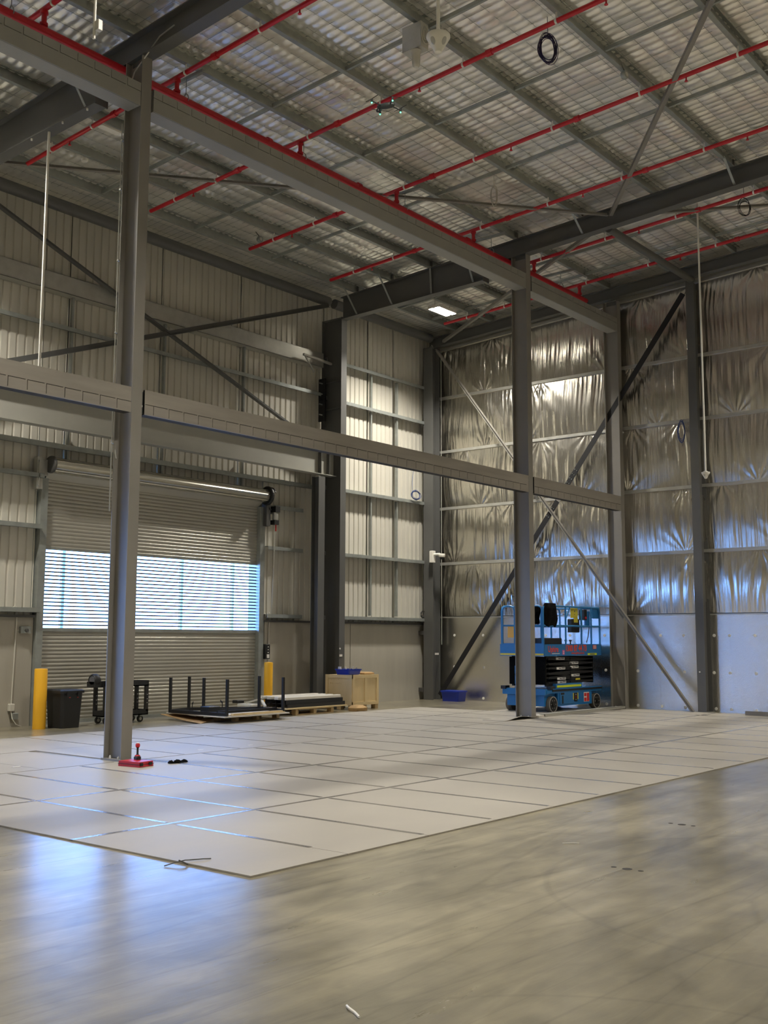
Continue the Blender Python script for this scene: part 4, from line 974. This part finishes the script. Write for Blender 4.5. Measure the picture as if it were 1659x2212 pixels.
# guard rails
def rails(y):
    T = 2.26; r = 0.021
    P('top_rail', MB().path([(LX0+0.0,y,1.44),(LX0,y,T-0.10),(LX0+0.03,y,T-0.03),(LX0+0.10,y,T),(LX1-0.06,y,T),(LX1+0.01,y,T-0.03),(LX1+0.03,y,T-0.10),(LX1+0.03,y,1.44)], r, 8), rb, smooth=True)
    P('mid_rail', MB().tube((LX0,y,1.84),(LX1+0.03,y,1.84),r,8), rb, smooth=True)
    for dx in (0.95,1.65,2.1): P('rail_post', MB().tube((LX0+dx,y,1.44),(LX0+dx,y,T),r,8), rb, smooth=True)
    P('rail_post', MB().tube((LX0+0.98,y,2.02),(LX0+1.15,y,T),r*0.8,8), rb, smooth=True)
rails(LY0+0.03); rails(LY1-0.03)
P('rail_post', MB().box(LX0+1.0,LX0+1.08,LY1-0.06,LY1-0.01,1.44,2.25), b_)
for y0, y1 in ((LY0+0.03,LY0+0.42),(LY0+0.42,LY0+0.72),(LY0+0.72,LY1-0.03)):
    P('end_rail', MB().path([(LX0,y0+0.02,1.44),(LX0,y0+0.02,2.15),(LX0,y0+0.05,2.23),(LX0,y0+0.12,2.26),(LX0,y1-0.12,2.26),(LX0,y1-0.05,2.23),(LX0,y1-0.02,2.15),(LX0,y1-0.02,1.44)], 0.020, 8), rb, smooth=True)
    P('end_rail', MB().tube((LX0,y0+0.02,1.84),(LX0,y1-0.02,1.84),0.018,8), rb, smooth=True)
P('end_rail', MB().tube((LX1+0.03,LY0+0.03,2.26),(LX1+0.03,LY1-0.03,2.26),0.02,8).tube((LX1+0.03,LY0+0.03,1.84),(LX1+0.03,LY1-0.03,1.84),0.02,8), rb, smooth=True)
P('gate_panel', MB().box(LX0-0.01,LX0+0.01,LY0+0.06,LY1-0.06,1.44,1.46), b_)
P('corner_panel', MB().box(LX1-0.28,LX1+0.02,LY0+0.045,LY0+0.055,2.02,2.24), b_)
P('manual_box', MB().box(LX0+1.95,LX0+2.12,LY0+0.07,LY0+0.12,1.82,2.18), b_)
P('platform_controller', MB().cbox(LX0+1.84,LX0+1.96,LY0+0.05,LY0+0.2,1.98,2.22,0.01), MT['black'])
P('controller_button', MB().lathe([(0.03,-0.02),(0.03,0)], (LX0+1.88,LY0+0.05,2.03), 10, 'y'), MT['redplas'])
P('controller_cable', MB().path([(LX0+2.1,LY0+0.1,1.95),(LX0+2.13,LY0+0.1,1.8),(LX0+2.08,LY0+0.1,1.6),(LX0+2.0,LY0+0.1,1.48)], 0.011, 6), MT['black'])
lab(P('instruction_plate', MB().box(LX0+1.30,LX0+1.62,LY0+0.10,LY0+0.105,2.02,2.24).box(LX0+1.45,LX0+1.62,LY0+0.10,LY0+0.105,1.92,2.03), MT['ylabel']), 'yellow instruction plate')
P('plate_print', MB().box(LX0+1.46,LX0+1.49,LY0+0.097,LY0+0.1,2.15,2.19).box(LX0+1.46,LX0+1.48,LY0+0.097,LY0+0.1,2.09,2.11), MT['print_'])
P('manual_box', MB().cbox(LX0+1.36,LX0+1.72,LY0+0.11,LY0+0.22,1.70,2.00,0.01), MT['black'])
lab(P('document_pouch', MB().box(LX0+0.03,LX0+0.05,LY1-0.40,LY1-0.16,1.58,1.82), MT['yellow']), 'yellow document pouch')
for dx in (1.16,1.36): P('foot_knob', MB().lathe([(0.014,0),(0.014,0.06),(0.035,0.07),(0.03,0.095)], (LX0+dx,LY0+0.15,1.44), 12), MT['black'])
# writing on the platform side
def text(body, size, loc, m, name='lettering', bold=0.004, parent=None, depth=0.001, sx=1.0):
    cu = bpy.data.curves.new(name, 'FONT'); cu.body = body; cu.size = size; cu.extrude = depth; cu.offset = bold; cu.resolution_u = 2
    o = bpy.data.objects.new('tmp', cu); me = bpy.data.meshes.new_from_object(o)
    bpy.data.objects.remove(o)
    T = Matrix.Translation(Vector(loc)-Vector(parent['_o'])) @ Matrix.Rotation(math.pi/2, 4, 'X') @ Matrix.Diagonal((sx,1,1,1))
    me.transform(T); me.name = name
    o = link(name, me, m, parent, parent['_o']); return o
yt = LY0-0.004
text('Uphire', 0.185, (LX0+0.13,yt,1.275), MT['orange'], bold=0.003, parent=lf, sx=0.85)
P('underline', MB().box(LX0+0.30,LX0+0.62,yt-0.001,yt+0.002,1.235,1.248), MT['paper'])
text('1300 87 44 73', 0.19, (LX0+0.86,yt,1.29), MT['orange'], bold=0.006, parent=lf, sx=0.86)
text('www.uphire.com.au', 0.075, (LX0+1.12,yt,1.225), MT['orange'], bold=0.001, parent=lf, sx=0.95)
lab(P('pink_tag', MB().box(LX0+0.74,LX0+0.83,yt-0.001,LY0,1.215,1.315), MT['pink']), 'small pink sticker')
P('tag_print', MB().box(LX0+0.76,LX0+0.81,yt-0.003,yt-0.001,1.235,1.25).box(LX0+0.76,LX0+0.81,yt-0.003,yt-0.001,1.27,1.285), MT['paper'])
P('red_tag', MB().box(LX0+2.10,LX0+2.27,yt-0.001,LY0,1.33,1.42), MT['redlab'])
P('tag_print', MB().box(LX0+2.12,LX0+2.25,yt-0.003,yt-0.001,1.345,1.365).box(LX0+2.12,LX0+2.25,yt-0.003,yt-0.001,1.385,1.405), MT['paper'])
lab(P('yellow_tag', MB().box(LX0+1.86,LX0+2.28,yt-0.001,LY0,1.195,1.24), MT['hivis']), 'yellow green label')
P('tag_print', MB().box(LX0+1.96,LX0+2.18,yt-0.003,yt-0.001,1.207,1.228), MT['print_'])
bx = thing('tool_case', 'long black case standing on platform of the blue scissor lift', 'case', (LX0+0.55,LY0+0.2,1.44))
MB().cbox(LX0+0.13,LX0+0.84,LY0+0.06,LY0+0.34,1.262,1.575,0.012).build('case', MT['black'], bx)
# two black garments over the rails
def garment(label, x0, x1, y, ztop, zbot, th=0.07, hood=False, nx=26, nz=30, seed=1):
    t = thing('jacket', label, 'jacket', ((x0+x1)/2, y, zbot))
    for side, nm in ((-1,'front_panel'),(1,'back_panel')):
        P_ = np.zeros((nx, nz, 3))
        for i in range(nx):
            u = i/(nx-1)
            for j in range(nz):
                v = j/(nz-1)
                half = 0.5-0.5*(2*v-1)**4*0.25 if v > 0.5 else 0.5
                wd = 1-0.18*max(0,(v-0.75)/0.25)**2-0.22*max(0,(0.25-v)/0.25)**2
                x = (x0+x1)/2+(u-0.5)*(x1-x0)*wd+0.02*math.sin(9*v+seed)
                z = ztop-(ztop-zbot)*v*(1-0.08*abs(math.sin(u*5+seed)))
                d = th*(0.35+0.65*min(1,v*4))*(math.sin(math.pi*u)**0.4)*(1-0.5*v)+0.012*math.sin(u*16+v*3+seed)
                P_[i,j] = (x, y+side*d, z)
        gridmesh(nm, P_, MT['cloth'], t, org=t['_o'])
    return t
garment('black jacket draped over the near corner rail of the scissor lift', LX0+0.02, LX0+0.56, LY0+0.03, 2.32, 1.80, 0.10, seed=2)
jk = garment('black garment hanging inside the end rail of the scissor lift', LX0-0.0, LX0+0.30, LY0+0.30, 2.29, 1.86, 0.06, seed=5)

# ------------------------------------------------------------------ small things on the floor sheets
zc = TH+0.0015
rc = thing('tool_case', 'flat red plastic tool case lying at foot of the nearest column', 'case', (8.45,10.72,zc))
Rm = lambda a, x, y: (8.42+0.68*(x*math.cos(a)-y*math.sin(a)), 10.74+0.68*(x*math.sin(a)+y*math.cos(a)))
a_ = math.radians(8)
def rbox(x0,x1,y0,y1,z0,z1,m,name,par,a=a_):
    q = [Rm(a,x0,y0),Rm(a,x1,y0),Rm(a,x1,y1),Rm(a,x0,y1)]
    return MB().loft([[(*p,z0) for p in q],[(*p,z1) for p in q]]).build(name, m, par)
rbox(-0.22,0.14,-0.26,0.24,zc,zc+0.028,MT['redplas'],'shell',rc); rbox(-0.225,0.145,-0.265,0.245,zc+0.028,zc+0.033,MT['black'],'seam',rc); rbox(-0.215,0.135,-0.255,0.235,zc+0.033,zc+0.062,MT['redplas'],'lid',rc)
rbox(-0.20,-0.13,-0.275,-0.262,zc+0.015,zc+0.05,MT['black'],'latch',rc); rbox(0.02,0.09,-0.275,-0.262,zc+0.015,zc+0.05,MT['black'],'latch',rc)
rbox(0.142,0.155,-0.20,-0.08,zc+0.02,zc+0.045,MT['black'],'handle',rc)
dl = thing('cordless_grinder', 'black and red cordless tool standing upright on the red case', 'power tool', (8.62,10.80,zc+0.063))
z0_ = zc+0.063; gx, gy, q_ = 8.47, 10.80, 0.74
MB().cbox(gx-0.045*q_,gx+0.045*q_,gy-0.05*q_,gy+0.05*q_,z0_,z0_+0.055*q_,0.01).build('battery', MT['black'], dl)
MB().cbox(gx-0.035*q_,gx+0.035*q_,gy-0.04*q_,gy+0.04*q_,z0_+0.055*q_,z0_+0.075*q_,0.008).build('battery_shoe', MT['redplas'], dl)
def gp(pr): return [(a*q_, b*q_) for a, b in pr]
MB().lathe(gp([(0.026,0.075),(0.018,0.09),(0.017,0.17),(0.021,0.19),(0.030,0.20)]), (gx,gy,z0_), 14).build('grip', MT['black'], dl, smooth=True)
MB().lathe(gp([(0.030,0.20),(0.038,0.215),(0.038,0.245),(0.024,0.262)]), (gx,gy,z0_), 16).build('head', MT['redplas'], dl, smooth=True)
MB().lathe(gp([(0.024,0.262),(0.026,0.268),(0.018,0.275)]), (gx,gy,z0_), 14).build('cap', MT['paper'], dl, smooth=True)
gl = thing('work_gloves', 'crumpled black work gloves lying right of the red tool case', 'gloves', (8.93,10.60,zc))
for k, (dx, dy, L_, w_) in enumerate(((-0.05,0.0,0.09,0.04),(0.04,-0.02,0.10,0.04),(0.0,0.03,0.07,0.03))):
    prof = []
    m = MB(); rings = []
    for i in range(9):
        f = i/8; r_ = w_*math.sin(math.pi*(0.1+0.8*f))**0.7
        rings.append([(8.93+dx-L_+2*L_*f, 10.60+dy+r_*math.cos(t), zc+max(0.0,0.018*(1+math.sin(t))*(0.6+0.5*math.sin(f*9+k)))) for t in [2*math.pi*q/10 for q in range(10)]])
    m.loft(rings).build('glove', MT['cloth'], gl, smooth=True)
tie = MB().path([(4.92,5.95,0.006),(5.0,5.93,0.02),(5.06,5.9,0.03),(5.12,5.92,0.02),(5.2,5.87,0.022),(5.26,5.86,0.016)],0.004,5).path([(5.03,5.93,0.03),(5.05,5.86,0.01)],0.005,4)
tag(tie.build('wire_offcut', MT['dark_steel']), 'twisted dark wire offcut at near left edge of the floor sheets', 'wire')
tag(MB().path([(3.60,3.14,0.006),(3.57,3.10,0.012),(3.56,3.06,0.006),(3.53,3.01,0.006)],0.006,5).build('cable_tie', MT['paper']), 'small white cable tie lying on concrete at bottom of frame', 'cable tie')
tag(MB().path([(7.42,4.30,0.004),(7.47,4.24,0.006),(7.5,4.2,0.004)],0.005,4).build('cable_tie', MT['paper']), 'tiny white offcut on the concrete right of the sheets', 'offcut')
for k, (x, y, l) in enumerate(((6.90,3.50,'nearer'),(8.82,3.96,'farther'))):
    m = MB()
    for (dx, dy, a, b) in ((0,0,0.035,0.05),(-0.0,0.10,0.02,0.035),(0.0,-0.10,0.02,0.03)):
        m.lathe([(0.0,0.0003),(a,0.0003),(a,0.0012)], (x+dx,y+dy,0), 10)
    tag(m.build('adhesive_patch', MT['groove']), 'dark adhesive patch stuck on bare concrete at right, the %s of the two' % l, 'patch')
rs = random.Random(11)
for k, (x, y, l) in enumerate(((7.35,11.7,'left of the nearest column'),(10.1,11.55,'on the seam right of the black gloves'),(11.0,11.5,'on the long seam behind the red case'),(8.55,11.0,'in front of nearest column base'),(11.6,15.4,'on floor beside the black bin'))):
    L_ = 0.10 if k < 4 else 0.22
    tag(MB().box(x,x+L_,y,y+0.035,(TH if k<4 else 0)+0.002,(TH if k<4 else 0)+0.004).build('tape_scrap', MT['paper']), 'scrap of white tape '+l, 'tape scrap')

# ------------------------------------------------------------------ hung and wall-mounted things
def hang_rod(label, x, y, z0, z1, head=True, r=0.012, s=1.0, box=None):
    t = thing('hanging_rod', label, 'rod', (x,y,z0))
    MB().tube((x,y,z0+ (0.13*s if head else 0)),(x,y,z1),r,10).build('rod', MT['white'], t, smooth=True)
    if head:
        MB().lathe([(0.010*s,0.0),(0.022*s,0.004*s),(0.028*s,0.02*s),(0.060*s,0.075*s),(0.074*s,0.100*s),(0.072*s,0.112*s),(0.030*s,0.118*s)], (x,y,z0), 28).build('cone_head', MT['white'], t, smooth=True)
        MB().lathe([(0.040*s,0.117*s),(0.038*s,0.128*s),(0.014*s,0.136*s)], (x,y,z0), 20).build('collar', MT['white'], t, smooth=True)
    if head:
        for q in (0.69+math.pi-0.75, 0.69+math.pi+0.75, 0.69):
            d_ = Vector((math.cos(q),math.sin(q),-0.55)).normalized(); c_ = Vector((x+math.cos(q)*0.047*s,y+math.sin(q)*0.047*s,z0+0.062*s))
            m_ = MB(); a_v = Vector((-math.sin(q),math.cos(q),0)); b_v = d_.cross(a_v)
            m_.loft([[c_+d_*h_*s+(a_v*math.cos(w_)*0.016+b_v*math.sin(w_)*0.026)*s*k_ for w_ in [2*math.pi*i_/14 for i_ in range(14)]] for h_, k_ in ((-0.004,1.0),(0.004,1.0),(0.006,0.8))])
            m_.build('grey_inset', MT['galv_light'], t)
    if box: MB().cbox(x-0.0,x+0.05,y-0.06,y-0.01,box,box+0.10,0.005).build('switch_box', MT['offwhite'], t)
    return t
hang_rod('white hanging rod with large cone head at top centre', 4.95, 3.64, 5.06, zr(3.64)+0.1, r=0.0115)
hang_rod('thin white hanging rod with small cone head by right wall column', 19.50, 8.08, 4.58, zr(8.08)+0.02, r=0.018, s=1.1)
hang_rod('long white hanging rod at far left ending behind lower beam', 8.70, 13.62, 5.2, 9.075, True, 0.020)
hang_rod('white hanging rod with small switch box near top left corner', 5.57, 8.05, 7.06, zr(8.05)+0.1, False, 0.013, box=7.14)
# drone
dn = thing('drone', 'small dark quadcopter drone with green lights flying below the roof', 'drone', (9.45,7.72,7.86))
dc = Vector((9.45,7.72,7.86)); fw = (CF*1.0); 
ax = Vector((0.35,-0.94,0)).normalized(); ay = Vector((0.94,0.35,0)).normalized()
def dpt(a, b, c=0): return dc+ax*a+ay*b+Vector((0,0,c))
rings = []
for f, w, h in ((-0.11,0.02,0.018),(-0.08,0.035,0.03),(0,0.042,0.036),(0.07,0.038,0.03),(0.10,0.02,0.016)):
    rings.append([tuple(dpt(f, w*math.cos(t), h*math.sin(t))) for t in [2*math.pi*k/12 for k in range(12)]])
MB().loft(rings).build('body', MT['drone_m'], dn, smooth=True)
MB().lathe([(0.0,-0.03),(0.024,-0.022),(0.026,0),(0.015,0.015)], dpt(-0.10,0,-0.035), 14).build('camera_gimbal', MT['black'], dn, smooth=True)
for sa, sb in ((-1,-1),(-1,1),(1,-1),(1,1)):
    e = dpt(sa*0.13, sb*0.15, 0.012 if sa<0 else -0.005)
    MB().tube(dpt(sa*0.06,sb*0.03,0), e, 0.009, 6, 0.006).build('arm', MT['drone_m'], dn)
    MB().tube(e-Vector((0,0,0.02)), e+Vector((0,0,0.02)), 0.014, 10).build('motor', MT['black'], dn)
    m = MB()
    for q in (0.4+sa*sb, 0.4+sa*sb+math.pi): m.bar(e+Vector((0,0,0.024)), e+Vector((0.11*math.cos(q),0.11*math.sin(q),0.028)), 0.012, 0.0015)
    m.build('propeller', MT['black'], dn)
    lab(MB().lathe([(0.0,-0.016),(0.008,-0.010),(0.009,0.0)], e-Vector((0,0,0.02)), 10).build('green_light', MT['led'], dn), 'glowing green light')
# siren box with horn
sx_, sy_ = 11.0, 8.52; sz = zr(sy_)-0.42
sr = thing('alarm_horn_box', 'pale metal alarm box with round grille and horn at top centre', 'alarm', (sx_,sy_,sz))
MB().box(sx_-0.03,sx_+0.14,sy_-0.16,sy_+0.16,sz,sz+0.36).build('case', MT['galv_light'], sr)
for r_ in (0.13,0.075): MB().path([(sx_+0.02+0.0,sy_-0.165-0.03,sz+0.19)]*0+[(sx_+0.055+r_*math.cos(t)*0.6,sy_-0.17,sz+0.19+r_*math.sin(t)) for t in np.linspace(0,2*math.pi,25)[:-1]],0.006,5,closed=True).build('grille_ring', MT['offwhite'], sr)
MB().lathe([(0.055,0.0),(0.075,-0.02),(0.06,-0.06),(0.055,-0.20),(0.05,-0.235),(0.03,-0.255)], (sx_+0.02,sy_-0.04,sz), 20).build('horn', MT['offwhite'], sr, smooth=True)
MB().tube((sx_+0.05,sy_,sz+0.36),(sx_+0.05,sy_,zr(sy_)+0.02),0.02,8).build('mount', MT['galv'], sr)
# coils of cable
def coil(label, c, rx, rz, m, n=7, nrm=(0,1,0), tail=None, seed=1, w=0.005, col='cable_coil'):
    t = thing(col, label, 'cable coil', c)
    c = Vector(c); nv = Vector(nrm).normalized(); up = Vector((0,0,1)); sd_ = up.cross(nv).normalized(); r_ = random.Random(seed)
    mb = MB()
    for k in range(n):
        a, b, ox, oz, od = rx*r_.uniform(.75,1.1), rz*r_.uniform(.75,1.1), r_.uniform(-.1,.1)*rx, r_.uniform(-.15,.1)*rz, r_.uniform(-.02,.02)
        mb.path([c+sd_*(a*math.cos(q)+ox)+up*(b*math.sin(q)+oz)+nv*(od+0.01*math.sin(2*q+k)) for q in np.linspace(0,2*math.pi,22)[:-1]], w, 5, closed=True)
    mb.build('loops', m, t)
    if tail: MB().path(tail, w, 5).build('tail', m, t)
    return t
coil('dark purple coil of cable hanging from the roof beside the red pipe', (12.45,7.25,zr(7.25)-0.28), 0.13, 0.21, MT['purplecab'], 12, (0.6,0.8,0), [(12.45,7.25,zr(7.25)-0.08),(12.44,7.25,zr(7.25)+0.21)], 3)
coil('black coil of cable hanging at right edge under the roof', (19.62,7.2,zr(7.2)-0.30), 0.13, 0.17, MT['black'], 4, (0.6,0.8,0), [(19.62,7.2,zr(7.2)-0.12),(19.62,7.2,zr(7.2)+0.21)], 4)
coil('white loops of cable hanging from the roof right of centre', (16.0,10.5,zr(10.5)-0.20), 0.06, 0.20, MT['offwhite'], 4, (0.6,0.8,0), [(16.0,10.5,zr(10.5)-0.0),(16.0,10.5,zr(10.5)+0.21)], 6)
coil('blue coil of cable on a girt of the corrugated wall near the corner', (21.90,16.86,5.24), 0.20, 0.13, MT['bluecable'], 9, (0,1,0), [(21.82,16.9,5.2),(21.9,16.98,5.6),(22.0,17.0,5.95)], 7)
coil('blue coil of cable hung on foil wall left of right wall column', (22.52,9.86,6.16), 0.09, 0.24, MT['bluecable'], 7, (1,0,0), [(22.52,9.86,6.38),(22.66,9.85,6.46)], 8)
coil('black cable bundle tucked on a girt beside the corner column', (22.5-0.22,16.93,2.17), 0.08, 0.09, MT['black'], 6, (0,1,0), None, 9)
# security camera
sc_ = thing('security_camera', 'white security camera on the corner column above a girt', 'camera', (22.28,16.5,3.6))
MB().cbox(22.18,22.30,16.52,16.64,3.50,3.80,0.01).build('junction_box', MT['white'], sc_)
MB().tube((22.24,16.52,3.70),(22.24,16.34,3.70),0.035,12).build('arm', MT['white'], sc_)
MB().lathe([(0.075,0.07),(0.085,0.05),(0.085,0.0),(0.07,-0.02)], (22.24,16.28,3.64), 20).build('housing', MT['white'], sc_, smooth=True)
MB().lathe([(0.065,-0.02),(0.05,-0.06),(0.0,-0.08)], (22.24,16.28,3.64), 18).build('lens_dome', MT['black'], sc_, smooth=True)
# roof-mounted bits
tag(MB().cbox(9.75,10.15,13.80,13.93,zr(13.9)-0.03,zr(13.9)+0.03,0.02).build('emergency_light', MT['white']), 'small white emergency light fitting on the roof left of nearest column', 'light')
tag(MB().lathe([(0.05,0.0),(0.065,0.03),(0.065,0.055),(0.05,0.07)], (10.28,15.0,zr(15.0)-0.05), 16).build('smoke_detector', MT['white'], smooth=True), 'round white smoke detector on the roof at upper left', 'detector')
for (x, y, l) in ((14.55,15.15,'near the eave above the corrugated wall'),(14.1,6.9,'on a purlin at upper right')):
    t = thing('spot_fitting', 'small round metal spot fitting hung '+l, 'light', (x,y,zr(y)-0.12))
    MB().lathe([(0.06,-0.03),(0.07,0.0),(0.05,0.05)], (x,y,zr(y)-0.10), 16, 'y').build('ring', MT['galv'], t, smooth=True)
    MB().lathe([(0.035,-0.034),(0.035,-0.02)], (x,y,zr(y)-0.10), 12, 'y').build('lens', MT['offwhite'], t)
    MB().tube((x,y,zr(y)-0.05),(x-0.12,y,zr(y)+0.02),0.008,6).build('bracket', MT['dark_steel'], t)
